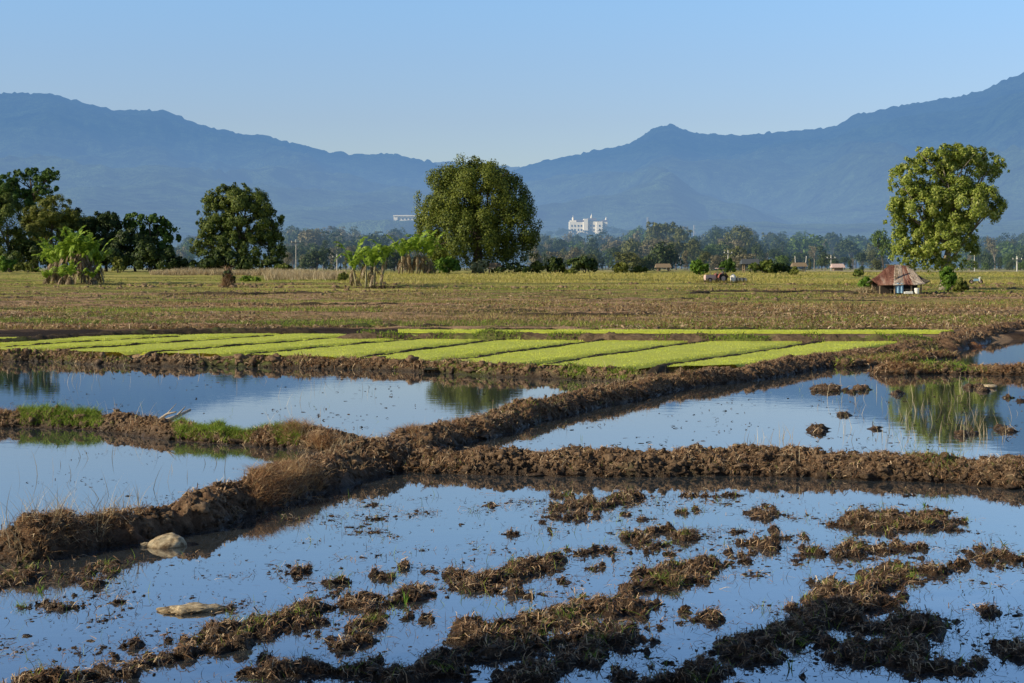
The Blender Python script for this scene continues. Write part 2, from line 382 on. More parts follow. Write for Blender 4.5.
# ------------------------------------------------------------------ earth bunds
BUNDS = {}
def bund(key, pts, H, mat, step=.045, nt_=46, seed=1, rough=1.0, zb=0.0, base=-.25):
    """pts: (px, py, halfwidth) of the crest"""
    P = np.array([W(p[0], p[1], zb+H) for p in pts]); hw = np.array([p[2] for p in pts], float); hm = np.array([p[3] if len(p) > 3 else 1 for p in pts], float)
    seg = np.linalg.norm(np.diff(P[:, :2], axis=0), axis=1); s = np.r_[0, np.cumsum(seg)]
    n = int(s[-1]/step); ss = np.linspace(0, s[-1], n)
    # smooth the centre line a little
    X = np.interp(ss, s, P[:, 0]); Y = np.interp(ss, s, P[:, 1]); Wd = np.interp(ss, s, hw); Hm = np.interp(ss, s, hm)
    kk = max(3, int(1.0/step))
    def sm(a):
        p = np.pad(a, kk, mode='reflect', reflect_type='odd'); return np.convolve(p, np.ones(2*kk+1)/(2*kk+1), 'same')[kk:-kk]
    X, Y = sm(X), sm(Y)
    X = X+(fbm(ss*.35, ss*0, s=seed, o=3)-.5)*.5; Wd = Wd*(.75+.5*fbm(ss*.5, ss*0+9, s=seed, o=3)); hh = H*Hm*(.72+.5*fbm(ss*.6, ss*0+5, s=seed+2, o=3))
    dx, dy = np.gradient(X), np.gradient(Y); L = np.hypot(dx, dy); nx, ny = dy/L, -dx/L
    t = np.linspace(-1.15, 1.15, nt_); T, S = np.meshgrid(t, ss, indexing='xy')
    prof = np.clip(1-np.abs(T)**2.4, -.6, 1)
    XX = X[:, None]+nx[:, None]*T*Wd[:, None]; YY = Y[:, None]+ny[:, None]*T*Wd[:, None]
    b = base if zb == 0 else zb-.12
    ZZ = b+(zb+hh[:, None]-b)*np.where(T.__abs__() <= 1, prof, prof)
    amp = rough*np.clip(prof+.5, 0, 1)
    tp_ = sst(0, 1.2, np.minimum(ss, ss[-1]-ss))[:, None]; ZZ = b+(ZZ-b)*tp_; amp = amp*tp_
    n1 = fbm(XX*2.2, YY*2.2, s=seed+11, o=3)-.5; n2 = fbm(XX*9, YY*9, s=seed+21, o=4, g=.6)-.5; n3 = np.abs(fbm(XX*5, YY*5, s=seed+31, o=2)-.5)
    n4 = np.abs(fbm(XX*17, YY*17, s=seed+61, o=3, g=.65)-.5)
    ZZ = ZZ+amp*(n1*.20+n2*.20-n3*.16-n4*.12+.02)
    jx = (fbm(XX*7, YY*7, ZZ*7, s=seed+41, o=3)-.5)*.16*rough; jy = (fbm(XX*7+50, YY*7, ZZ*7, s=seed+51, o=3)-.5)*.16*rough
    V = np.stack([XX+jx, YY+jy, ZZ], -1).reshape(-1, 3)
    o = obj('earth_bund', mesh('earth_bund', V, grid_q(*XX.shape), M[mat], True)); tag(o, kind='structure')
    c = (np.abs(T) < .95).ravel() & (V[:, 2] > zb+.02)
    BUNDS[key] = (V[c], T.ravel()[c], S.ravel()[c]/s[-1])
    return o
bund('main', [(-60, 541, .55), (0, 527, .55), (60, 516, .5), (120, 510, .5), (171, 504, .5), (239, 483, .55), (273, 470, .6), (320, 456, .65, 1.0), (370, 445, .85, 1.05), (420, 429, .8), (477, 415, .7), (521, 403, .62), (569, 393, .6), (620, 384, .6), (680, 374, .65), (742, 367, .7), (811, 356, .9), (879, 348, 1.0), (935, 340, 1.0), (965, 334, 1.0)], .31, 'bund_red', seed=3)
bund('right', [(350, 448, .9), (430, 450, 1.0), (560, 452, 1.1), (674, 451, 1.1), (740, 449, 1.2), (811, 453, 1.25), (880, 454, 1.25), (960, 458, 1.3), (1024, 461, 1.3), (1180, 466, 1.4)], .26, 'bund', seed=13)
bund('left', [(-120, 411, .6), (0, 413, .65), (60, 413, .65), (120, 416, .65), (188, 427, .6), (240, 430, .6), (297, 429, .7), (350, 436, .8), (385, 440, .9)], .22, 'bund', seed=23)
bund('nursery', [(-200, 349, .6), (0, 353, .6), (60, 352, .6), (100, 356, .5), (200, 357, .6), (290, 358, .6), (400, 361, .55), (500, 366, .55), (600, 370, .5), (680, 374, .5)], .25, 'bund_far', step=.08, nt_=30, seed=33)
bund('back', [(322, 333, .6), (400, 332.5, .6), (520, 333.5, .6), (600, 334, .6), (700, 334.5, .6), (800, 335, .6), (900, 335, .6), (950, 335, .7)], .3, 'bund_far', step=.12, nt_=20, seed=43, zb=.2)
bund('backleft', [(-200, 346, .7), (0, 339, .7), (60, 335, .7), (120, 331, .7), (200, 328.5, .7), (330, 328, .7)], .2, 'bund_dark', step=.12, nt_=20, seed=53, zb=.2)
bund('corner', [(935, 338, .7), (960, 333, .7), (990, 327, .7), (1024, 321, .7), (1090, 312, .8)], .34, 'bund_red', step=.1, nt_=24, seed=63, zb=.1)
bund('fringe', [(850, 368, .7), (900, 367, .8), (950, 366, .9), (985, 367, .8), (1024, 368, .8), (1120, 370, .9)], .18, 'bund', step=.07, nt_=30, seed=73)
bund('fringe2', [(830, 363, .5), (870, 359, .8), (920, 354, .9), (960, 351, .8)], .16, 'bund', step=.07, nt_=30, seed=83)
bund('orange', [(935, 342, .8), (960, 341, 1.2), (1000, 342, 1.0)], .2, 'orange', step=.08, nt_=24, seed=93)
# low bunds between the fields behind
for i, (a, b, y) in enumerate([(-150, 110, 297), (120, 215, 298), (400, 960, 327.5), (-150, 90, 318), (560, 700, 298), (330, 470, 324), (790, 900, 300), (690, 860, 290), (250, 420, 303), (430, 560, 309), (900, 1150, 296), (150, 330, 292), (500, 760, 313), (-60, 160, 308)]):
    D = G((a+b)/2, y)[1]; zb = float(gz(0, D))-.02
    bund('field%d' % i, [(a+(b-a)*k/6, y+random.uniform(-.5, .5), .45, random.uniform(.2, 1.3)) for k in range(7)], .16, 'bund_dark', step=.35, nt_=12, seed=100+i, zb=zb)

# ------------------------------------------------------------------ mud banks in the flooded paddies
PATCH = [(30, 580, 45, 11, 0, .7), (95, 578, 16, 18, 0, .5), (45, 607, 30, 6, 0, .5), (100, 676, 90, 17, .1, 1.3), (190, 652, 70, 18, .1, 1.3), (250, 632, 60, 17, .15, 1.3), (315, 608, 48, 15, .2, 1.2), (385, 598, 66, 13, .1, 1.1), (350, 628, 34, 9, 0, .7), (352, 646, 16, 7, 0, .8), (400, 566, 9, 5, 0, .6), (424, 553, 10, 4, 0, .5), (520, 571, 65, 13, .12, .95), (475, 577, 22, 8, 0, .8),
         (625, 498, 48, 9, .1, .9), (585, 505, 30, 7, .1, .7), (565, 518, 28, 9, -.1, .8), (603, 510, 10, 8, 0, .7), (640, 541, 27, 7, 0, .6), (690, 537, 13, 6, 0, .6), (600, 552, 28, 4, 0, .5), (601, 560, 6, 5, 0, .6), (505, 535, 13, 4, -.2, .5),
         (590, 606, 50, 13, .15, 1), (640, 584, 45, 12, .25, 1), (705, 568, 38, 13, .15, 1), (630, 612, 14, 10, 0, .6), (500, 640, 75, 30, .1, 1.1), (600, 640, 65, 22, 0, 1.05), (540, 615, 45, 14, .1, 1), (420, 668, 60, 18, 0, 1.1), (560, 668, 80, 16, 0, 1), (300, 675, 70, 12, 0, .9), (620, 607, 30, 12, 0, .8),
         (775, 515, 20, 5, .05, .7), (712, 491, 22, 5, 0, .8), (872, 521, 34, 13, 0, 1), (925, 518, 42, 14, .05, 1), (970, 520, 35, 7, 0, .8), (1005, 515, 18, 8, 0, .9), (780, 538, 17, 5, 0, .7), (765, 547, 12, 6, 0, .6), (802, 551, 11, 8, 0, .7), (848, 545, 32, 9, .15, .85), (885, 552, 26, 5, 0, .6), (912, 549, 15, 7, 0, .8), (982, 548, 8, 4, 0, .6), (1005, 557, 40, 5, 0, .6),
         (905, 575, 52, 15, .1, 1.05), (870, 590, 35, 14, .1, 1), (960, 567, 30, 6, 0, .8), (830, 598, 40, 12, .2, .9), (850, 618, 60, 20, .1, 1.1), (790, 642, 70, 27, .15, 1.15), (735, 665, 60, 18, .1, 1.1), (880, 655, 75, 22, 0, 1.1), (965, 668, 55, 15, 0, 1), (905, 625, 45, 12, 0, .9), (690, 612, 20, 12, 0, .8), (1020, 650, 15, 12, 0, .9), (1005, 615, 16, 4, 0, .6), (655, 640, 14, 8, 0, .7), (680, 675, 50, 10, 0, .9),
         (35, 655, 14, 5, 0, .4), (10, 625, 12, 5, 0, .4)]
PATCH2 = [(838, 390, 38, 3.2, 0, .6), (890, 391, 20, 3, 0, .5), (815, 431, 9, 3, 0, .45), (884, 431, 7, 3, 0, .4), (848, 415, 10, 2, 0, .4), (1000, 430, 12, 4, 0, .6), (965, 434, 22, 3, 0, .5), (975, 388, 18, 3, 0, .5), (1015, 400, 14, 4, 0, .5)]
def mudfield(x0, x1, y0, y1, res, patches, seed, dz=0.0):
    nx, ny = int((x1-x0)/res), int((y1-y0)/(res*1.15))
    X, Y = np.meshgrid(np.linspace(x0, x1, nx), np.linspace(y0, y1, ny))
    wx = X+(fbm(X*1.7, Y*1.2, s=seed, o=3)-.5)*.5; wy = Y+(fbm(X*1.7+40, Y*1.2, s=seed+1, o=3)-.5)*.55
    wx = wx+(fbm(X*7, Y*5, s=seed+2, o=3)-.5)*.22; wy = wy+(fbm(X*7+31, Y*5, s=seed+3, o=3)-.5)*.42
    m = np.full(X.shape, -.6)
    for (px, py, rx, ry, sl_, a) in patches:
        c = W(px, py); D = c[1]; ex = rx*D/F*1.08; ey = max(ry*D*D/(CZ*F), .14)*1.05
        # slope: banks climb away from the camera to the right
        dx = wx-c[0]; dy = wy-c[1]-sl_*dx*D/CZ
        q = 1-(dx/ex)**2-(dy/ey)**2
        m = np.maximum(m, np.clip(q, -.8, 1)*a*.75)
    n1 = fbm(X*2.3, Y*2.0, s=seed+4, o=3)-.5; n2 = fbm(X*8, Y*7, s=seed+6, o=4, g=.6)-.5; n3 = np.abs(fbm(X*13, Y*12, s=seed+8, o=3, g=.6)-.5)
    mm = np.clip(m, -.6, .8)
    n4 = np.abs(fbm(X*30, Y*26, s=seed+12, o=2, g=.6)-.5); n5 = fbm(X*4.5, Y*1.6, s=seed+14, o=3)-.5
    Z = -.073+.12*np.clip(mm+.35, 0, 1.1)**1.15+n1*.14+n2*(.14+.16*np.clip(mm+.3, 0, 1))-n3*.14*np.clip(mm+.6, 0, 1)-n4*.07+.012+n5*.10
    Z = Z+dz; Z = np.where(Z > 0, Z*.72, Z)
    Z = np.where(m < -.35, np.minimum(Z, -.004+.03*n2), Z)
    edge = np.minimum.reduce([X-x0, x1-X, Y-y0, y1-Y]); Z = Z-.3*sst(.3, 0, edge)
    Xj = X+(vn(X*14, Y*14, s=seed+9)-.5)*.03; Yj = Y+(vn(X*14+9, Y*14, s=seed+10)-.5)*.04
    V = np.stack([Xj, Yj, Z], -1).reshape(-1, 3)
    tag(obj('mud_bank', mesh('mud_bank', V, grid_q(*X.shape), M['mud'], True)), kind='structure')
    return V
_ps = random.Random(12)
for q in list(PATCH):
    if q[2] > 16:
        for _ in range(3): PATCH.append((q[0]+_ps.uniform(-1.5, 1.5)*q[2], q[1]+_ps.uniform(-1.8, 1.8)*q[3], _ps.uniform(5, 16), _ps.uniform(2, 4.5), 0, _ps.uniform(.5, .8)))
PATCH = [((a_, b_, c_*1.16, d_*.68, e_+.12, f_*1.06) if f_ >= .8 and c_ > 25 else (a_, b_, c_, d_*.85, e_, f_)) for a_, b_, c_, d_, e_, f_ in PATCH]
MV = mudfield(-5.6, 5.6, 10.4, 21.2, .0165, PATCH, 200)
MV2 = mudfield(4.5, 14.5, 26, 43.5, .05, PATCH2, 300, -.045)

def pick(V, n, cond=None):
    if cond is not None: V = V[cond]
    return V[rng.integers(0, len(V), n)]
mudtop = MV[MV[:, 2] > .012]; mud2 = MV2[MV2[:, 2] > .0]
infr = np.abs(mudtop[:, 0]) < mudtop[:, 1]*.36
mudtop = mudtop[infr]
P = pick(mudtop, 9000); a = lumps(P+np.array([0, 0, .002]), rng.uniform(.005, .015, 9000)*rng.choice([1, 1, 1, 1.7], 9000), .5)
near = (MV[:, 2] > -.022) & (MV[:, 2] < .0) & (np.abs(MV[:, 0]) < MV[:, 1]*.36)
P = pick(MV[near], 6500); P[:, 2] = -.001; P[:, :2] += rng.normal(0, 1, (6500, 2))*np.array([.10, .11]); b = lumps(P, rng.uniform(.003, .012, 6500)*rng.choice([1, 1, 1.9], 6500), .4)
shore = MV[near]
P = pick(mud2, 900); c = lumps(P, rng.uniform(.03, .09, 900))
parts = [a, b, c]
for k, n, r0, r1 in (('main', 8500, .010, .038), ('right', 8000, .009, .036), ('left', 3000, .010, .036), ('fringe', 700, .03, .07), ('fringe2', 500, .03, .07), ('nursery', 1300, .03, .07), ('corner', 500, .03, .08)):
    Vb = BUNDS[k][0]; Vb = Vb[(np.abs(Vb[:, 0]) < Vb[:, 1]*.4)]
    parts.append(lumps(pick(Vb, n), rng.uniform(r0, r1, n)**1.0, .8)); parts.append(lumps(pick(Vb, n//22), rng.uniform(r1, r1*2.3, n//22), .5, 1.0))
stuff('mud_clods', join(parts), M['clod'], False)

# straw, roots and stubble litter
def wsel(key, lo=-1, hi=1, pxr=None):
    V, T, S = BUNDS[key]; px = V[:, 0]/V[:, 1]*F+CX
    c = (T >= lo) & (T <= hi) & (px > -40) & (px < 1070)
    if pxr: c &= (px > pxr[0]) & (px < pxr[1])
    if key == 'left' and pxr and pxr[0] in (20, 175): return V[c & ((fbm(V[:, 0]*2.1, V[:, 1]*1.5, s=9, o=2) > .36))]
    k = c & (fbm(V[:, 0]*1.1, V[:, 1]*.9, s=int(rng.integers(0, 99)), o=3) > .49)
    return V[k] if k.sum() > 200 else V[c]
parts = [flat_bits(np.column_stack([pick(shore, 9000)[:, :2]+rng.normal(0, .13, (9000, 2)), np.full(9000, .004)]), rng.uniform(.02, .16, 9000), rng.uniform(.002, .007, 9000), .25), flat_bits(pick(mudtop, 22000)+[0, 0, .012], rng.uniform(.02, .15, 22000), rng.uniform(.002, .009, 22000), .55),
         flat_bits(pick(mud2, 700)+[0, 0, .02], rng.uniform(.1, .4, 700), .012)]
for k, n, l in (('main', 24000, .2), ('right', 15000, .17), ('left', 8000, .2), ('fringe', 2000, .3), ('fringe2', 1500, .3), ('nursery', 3500, .35), ('corner', 700, .5)):
    parts.append(flat_bits(pick(wsel(k), n)+[0, 0, .02], rng.uniform(.06, l, n), rng.uniform(.003, .013, n)*(2.2 if k in ('nursery', 'fringe', 'fringe2', 'corner') else 1), .5))
stuff('straw_litter', join(parts), M['straw'])

# dry rusty grass on the bunds
parts = []
for k, rg_, n, h in (('main', (-40, 120), 1800, .16), ('main', (250, 420), 9000, .22), ('main', (420, 700), 5000, .15), ('main', (640, 960), 2600, .18), ('left', (-40, 30), 900, .22), ('left', (100, 200), 1500, .15), ('left', (285, 400), 2400, .3), ('right', (380, 460), 500, .15), ('right', (760, 1070), 1800, .13), ('fringe', (840, 1070), 4200, .25), ('nursery', (-40, 700), 3000, .2), ('corner', (930, 1070), 700, .3), ('fringe2', (800, 980), 3200, .27)):
    V_ = wsel(k, -1, .7, rg_)
    w_ = .006 if k in ('main', 'left', 'right') else .016
    parts.append(blades(pick(V_, n), rng.uniform(.4, 1.2, n)*h, w_*rng.uniform(.7, 1.5, n), .6, .6, 3))
stuff('dry_grass', join(parts), M['rust_grass'])
# pale tall stalks standing on the bunds and in the shallow water
def water_pts(lst):
    o = []
    for (px, py, rx, ry, n) in lst:
        for _ in range(n):
            p = W(px+rng.normal(0, rx*.6), py+rng.normal(0, ry*.6), 0); p[2] = -.02; o.append(p)
    return np.array(o)
parts = []
for k, rg_, n, h in (('main', (-10, 140), 260, .5), ('main', (290, 360), 120, .4), ('main', (540, 700), 130, .38), ('left', (20, 190), 45, .55), ('left', (260, 330), 70, .5), ('right', (740, 800), 25, .45), ('right', (400, 1050), 40, .3), ('nursery', (-20, 700), 160, .45), ('main', (300, 640), 150, .3)):
    V_ = wsel(k, -.9, .6, rg_); parts.append(blades(pick(V_, n), rng.uniform(.4, 1.2, n)*h, rng.uniform(.004, .008, n)*(2 if k == 'nursery' else 1), .35, .3, 3))
P_ = water_pts([(975, 425, 30, 22, 70), (905, 425, 40, 30, 70), (930, 395, 50, 20, 60), (310, 395, 60, 25, 20), (60, 375, 50, 15, 40), (850, 395, 40, 15, 30), (770, 440, 25, 6, 14), (225, 480, 100, 18, 14), (60, 480, 60, 20, 16), (130, 380, 200, 12, 40)])
parts.append(blades(P_, rng.uniform(.12, .5, len(P_)), .009, .2, .2, 3))
stuff('dry_stalks', join(parts), M['pale_grass'])
# green grass on bunds and along the water
parts = []
for k, rg_, n, h in (('left', (20, 100), 5500, .2), ('left', (175, 300), 11000, .17), ('left', (0, 400), 700, .12), ('nursery', (560, 700), 900, .2), ('nursery', (-40, 700), 2600, .14), ('main', (480, 700), 500, .13), ('right', (400, 1070), 900, .1), ('right', (900, 960), 250, .25), ('fringe', (860, 1000), 800, .26), ('fringe2', (800, 980), 800, .28), ('back', (330, 960), 5000, .16), ('main', (880, 970), 700, .22)):
    V_ = wsel(k, -1, .9, rg_); w_ = .007 if k in ('main', 'left', 'right') else .02
    parts.append(blades(pick(V_, n), rng.uniform(.4, 1.2, n)*h, w_*rng.uniform(.7, 1.4, n), .4, .4, 3))
P_ = water_pts([(930, 410, 60, 35, 150), (980, 400, 30, 20, 60), (900, 435, 30, 15, 60), (840, 392, 50, 6, 60), (560, 440, 60, 10, 6), (600, 545, 60, 25, 30), (660, 520, 50, 20, 20), (240, 395, 300, 25, 60), (80, 600, 80, 30, 20), (450, 600, 80, 20, 36), (900, 620, 120, 30, 50), (560, 520, 200, 30, 40)])
parts.append(blades(P_, rng.uniform(.04, .22, len(P_)), .006, .35, .3, 3))
P_ = np.vstack([pick(mudtop, 900), pick(shore, 700)]); parts.append(blades(P_, rng.uniform(.04, .18, 1600), .006, .5, .4, 3))
# little tufts on the mud banks
T_ = pick(mudtop, 80); T_ = np.repeat(T_, 22, 0); T_[:, :2] += rng.normal(0, .035, (len(T_), 2)); parts.append(blades(T_, rng.uniform(.05, .14, len(T_)), .005, .6, .5, 3))
stuff('green_grass', join(parts), M['green_grass'])
# dark dead twigs and stubble poking from the foreground water
P_ = water_pts([(100, 600, 110, 40, 50), (500, 560, 250, 50, 60), (800, 570, 200, 50, 120), (950, 620, 90, 30, 120), (400, 640, 120, 30, 90), (700, 640, 200, 30, 120), (900, 660, 100, 20, 90), (200, 500, 100, 20, 16)])
P_ = np.vstack([P_, pick(shore, 2600)+np.column_stack([rng.normal(0, .1, (2600, 2)), np.zeros(2600)]), pick(mudtop, 3000)]); vq = blades(P_, rng.uniform(.03, .15, len(P_)), .005, .8, .3, 2)
stuff('stubble', vq, M['twig'])

def pond_bits(n, y0, y1, x0, x1, l, seed):
    px = rng.uniform(x0, x1, n*4); py = rng.uniform(y0, y1, n*4); D = CZ*F/(py-HY); X = (px-CX)/F*D
    k = fbm(X*.9, D*.5, s=seed, o=3) > .53; X, D = X[k][:n], D[k][:n]
    P = np.column_stack([X, D, np.full(len(X), .003)]); return flat_bits(P, l*rng.uniform(.3, 1.3, len(P)), l*rng.uniform(.08, .3, len(P)), .03)
stuff('floating_litter', join([pond_bits(1500, 490, 683, 0, 1024, .035, 91), pond_bits(500, 372, 450, 520, 1024, .09, 92), pond_bits(350, 372, 430, 0, 520, .10, 93), pond_bits(250, 450, 520, 0, 290, .05, 94)]), M['twig'])
# ------------------------------------------------------------------ rice nursery beds
SEP = [((-330, 346), (-120, 340)), ((-190, 347.5), (60, 337)), ((-60, 349.5), (190, 334.5)), ((30, 350.5), (290, 333.7)), ((131, 353), (363, 334.7)), ((229, 354.5), (450, 335.2)), ((345, 357.5), (521, 336.3)), ((430, 361.3), (622, 337.3)), ((526, 365), (722, 338)), ((636, 368.3), (838, 338.5)), ((752, 364.5), (925, 340))]
names = ['leftmost strip of bright rice seedlings running out of the frame', 'second strip of rice seedlings from the left edge', 'third strip of rice seedlings from the left edge', 'fourth strip of rice seedlings from the left, ending under the left bund hump', 'fifth strip of rice seedlings from the left edge', 'sixth strip of rice seedlings, right in front of the big central tree', 'fourth strip of bright rice seedlings from the right end', 'third strip of bright rice seedlings from the right end', 'second strip of bright rice seedlings from the right end', 'last bright rice seedling strip, beside the diagonal mud bund at the right']
def seedling_bed(a0, a1, b0, b1, label, gap=.24, nb=6000, nl=90, nw=16):
    z = .27
    A0, A1, B0, B1 = [W(*p, z) for p in (a0, a1, b0, b1)]
    def lerp(u, v): return (A0*(1-v)+A1*v)*(1-u)+(B0*(1-v)+B1*v)*u
    wdt = np.linalg.norm(np.cross((A1-A0), (B0-A0)))/np.linalg.norm(A1-A0); g_ = min(.16, gap/max(wdt, .5))
    V_, U_ = np.meshgrid(np.linspace(0, 1, nl), np.linspace(g_, 1-g_, nw), indexing='xy')
    Pt = (A0*(1-V_[..., None])+A1*V_[..., None])*(1-U_[..., None])+(B0*(1-V_[..., None])+B1*V_[..., None])*U_[..., None]
    wob = (fbm(Pt[..., 0]*.8, Pt[..., 1]*.8, s=77, o=3)-.5)
    edge = sst(0, .06, np.minimum(U_-g_, 1-g_-U_)+.001)
    Pt[..., 0] += wob*.3*(1-edge); Pt[..., 1] += wob*.3
    Pt[..., 2] = z-.07+.09*edge+(fbm(Pt[..., 0]*3, Pt[..., 1]*3, s=78, o=3)-.5)*.05
    vq = mesh('seedling_bed', Pt.reshape(-1, 3), grid_q(*Pt.shape[:2]), M['rice'], True)
    e = obj('seedling_bed', vq); tag(e, label, 'rice seedbed', 'strips of rice seedlings in the nursery')
    uu = rng.uniform(g_, 1-g_, nb); vv = rng.uniform(0, 1, nb)
    Pb = (A0*(1-vv[:, None])+A1*vv[:, None])*(1-uu[:, None])+(B0*(1-vv[:, None])+B1*vv[:, None])*uu[:, None]
    Pb[:, 2] = z+.0
    V2, Q2 = blades(Pb, rng.uniform(.03, .075, nb), rng.uniform(.015, .03, nb), .25, .2, 1)
    s_ = obj('seedlings', mesh('seedlings', V2, Q2, M['rice']), e); tag(s_, kind='stuff')
for i in range(1, len(SEP)-1):
    (q0, q1) = SEP[i]; bund('ridge%d' % i, [(q0[0]*(1-t)+q1[0]*t+rng.uniform(-.6, .6), q0[1]*(1-t)+q1[1]*t, .20) for t in (0, .2, .4, .6, .8, 1)], .11, 'bund_dark', step=.12, nt_=10, seed=140+i, zb=.22, rough=.35)
for i in range(len(SEP)-1):
    (a0, a1), (b0, b1) = SEP[i], SEP[i+1]
    seedling_bed(a0, a1, b0, b1, names[i])
seedling_bed((398, 331.6), (940, 332.4), (398, 329.4), (955, 330.2), 'thin bright rice seedling strip along the far bund behind the nursery', gap=.1, nb=14000, nl=220)

# ------------------------------------------------------------------ field vegetation (grass nobody could count)
def field_pts(n, x0, x1, y0, y1, thr=None, seed=0, sc=(.05, .12)):
    out = []; tot = 0
    while tot < n:
        py = rng.uniform(y0, y1, n*2); px = rng.uniform(x0, x1, n*2)
        D = np.array(np.interp(py, _TY, _TD)); X = (px-CX)/F*D
        if thr is not None:
            k = fbm(X*sc[0], D*sc[1], s=seed, o=4) > thr; X, D = X[k], D[k]
        out.append(np.column_stack([X, D, gz(X, D)+.0])); tot += len(X)
        if len(X) < n*.02: break
    return np.vstack(out)[:n]
_td = np.linspace(66, 236, 400); _ty = HY+(CZ-gz(0*_td, _td))*F/_td
o_ = np.argsort(_ty); _TY, _TD = _ty[o_], _td[o_]
def fblades(P, h, lean=.5):
    D = P[:, 1]; n = len(P); return blades(P, h*rng.uniform(.4, 1.2, n), D*.00035*rng.uniform(.7, 1.4, n), lean, .3, 1)
stuff('field_grass', join([fblades(field_pts(60000, -30, 1054, 272, 329, .5, 5), .26), fblades(field_pts(30000, -30, 1054, 276, 329, None, 6), .13)]), M['olive_grass'])
stuff('field_weeds', join([fblades(field_pts(42000, -30, 1054, 274, 329, .55, 15), .24), fblades(field_pts(9000, -30, 380, 310, 326, .5, 25), .35)]), M['green_grass'])
stuff('field_stubble', join([fblades(field_pts(38000, -30, 1054, 284, 329, .48, 35), .22)]), M['rust_grass'])
stuff('yellow_grass', join([fblades(field_pts(46000, 340, 1054, 273.6, 284, .40, 45, (.02, .06)), .42), fblades(field_pts(6000, -30, 1054, 274, 290, .58, 46), .3), fblades(field_pts(6000, -30, 1054, 290, 329, .6, 47), .3)]), M['yellow_grass'])
def fclods(n, y0, y1, thr, seed):
    P = field_pts(n, -30, 1054, y0, y1, thr, seed, (.06, .25)); return lumps(P, rng.uniform(.05, .17, n)*np.clip(P[:, 1]/110, .7, 1.6), .6)
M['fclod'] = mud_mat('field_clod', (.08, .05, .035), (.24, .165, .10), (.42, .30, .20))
stuff('field_clods', join([fclods(3200, 303, 329, .54, 61), fclods(1300, 284, 303, .56, 62)]), M['fclod'])
stuff('field_straw', flat_bits(field_pts(16000, -30, 1054, 284, 329, .5, 71)+[0, 0, .08], rng.uniform(.12, .38, 16000), rng.uniform(.03, .06, 16000), .4), M['straw'])
# tall dry grass rows at the back left
P_ = np.vstack([GD(px, D) for px, D in zip(rng.uniform(150, 345, 22000), rng.choice([216, 199], 22000)+rng.normal(0, 2.0, 22000))])
keep = ~((P_[:, 1] < 214) & ((P_[:, 0]/P_[:, 1]*F+CX) < 265)); P_ = P_[keep]
stuff('reed_grass', blades(P_, rng.uniform(.5, 1.3, len(P_))*(.5+fbm(P_[:, 0]*.25, P_[:, 1]*.1, s=3, o=3)), .06, .2, .3, 2), M['pale_grass'])

# ------------------------------------------------------------------ trees
def rdir(n): v = rng.normal(0, 1, (n, 3)); return v/np.linalg.norm(v, axis=1)[:, None]
def crown_mesh(blobs, n, lf, mat, sub=11, droop=0., rs=.34, name='crown', inner=.12):
    blobs = np.asarray(blobs, float); rad = blobs[:, 3:6]
    area = (rad[:, 0]*rad[:, 2]+rad[:, 1]*rad[:, 2]+rad[:, 0]*rad[:, 1]); cs = []; rr = []; uu = []
    for b, a_ in zip(blobs, area/area.mean()):
        k = max(4, int(sub*a_)); u = rdir(k); u[:, 2] = np.where(u[:, 2] < -.5, -u[:, 2], u[:, 2])
        cs.append(b[:3]+b[3:6]*u*rng.uniform(.5, 1.0, (k, 1))); uu.append(u); rr.append(b[3:6].min()*rs*rng.uniform(.6, 1.45, k))
    cs, rr, uu = np.vstack(cs), np.hstack(rr), np.vstack(uu)
    p = rr**2; p /= p.sum(); i = rng.choice(len(cs), n, p=p); v = rdir(n)
    f = (v*uu[i]).sum(1) < -.2; v[f] *= -1
    pos = cs[i]+v*(rr[i]*rng.uniform(.45, 1.12, n))[:, None]*np.array([1, 1, 1+droop]); pos[:, 2] -= droop*rr[i]*rng.uniform(0, .6, n)
    k = int(n*inner); j = rng.integers(0, len(blobs), k); pos[:k] = blobs[j, :3]+rdir(k)*blobs[j, 3:6]*rng.uniform(.2, .8, (k, 1))
    nr = v*.8+uu[i]*.45+rng.normal(0, .42, (n, 3)); nr /= np.linalg.norm(nr, axis=1)[:, None]
    t = np.cross(nr, rdir(n)); t /= np.linalg.norm(t, axis=1)[:, None]+1e-9; b = np.cross(nr, t)
    s = (lf*rng.uniform(.55, 1.35, n))[:, None]
    V = np.stack([pos-t*s*.7, pos+b*s*.42, pos+t*s*.7, pos-b*s*.42], 1).reshape(-1, 3)
    return mesh(name, V, np.arange(4*n).reshape(-1, 4), mat)
def limbs(P0, top, blobs, r, seed=0, n=7, sway=.5):
    mb = MB(); r0 = random.Random(seed)
    pts = [np.array(P0, float)+(np.array(top)-P0)*t+np.array([r0.uniform(-1, 1)*sway*t, r0.uniform(-1, 1)*sway*t, 0]) for t in (0, .08, .25, .5, .75, 1)]
    mb.tube(pts, [r*1.5, r*1.05, r*.9, r*.75, r*.5, r*.2], 9)
    for b in list(blobs)[:n]:
        s_ = pts[r0.choice([2, 3, 3, 4])]; e = np.array(b[:3])+np.array([0, 0, b[5]*.3]); m = (s_+e)/2+np.array([r0.uniform(-.6, .6), r0.uniform(-.6, .6), r0.uniform(-.2, .8)])
        mb.tube([s_, m, e], [r*.45, r*.3, r*.08], 6)
        for q in range(3):
            e2 = np.array(b[:3])+np.array([r0.uniform(-1, 1)*b[3], r0.uniform(-1, 1)*b[4], r0.uniform(-.5, 1)*b[5]])*.85; mb.tube([m, (m+e2)/2+np.array([0, 0, .4]), e2], [r*.22, r*.14, r*.03], 5)
    return mb
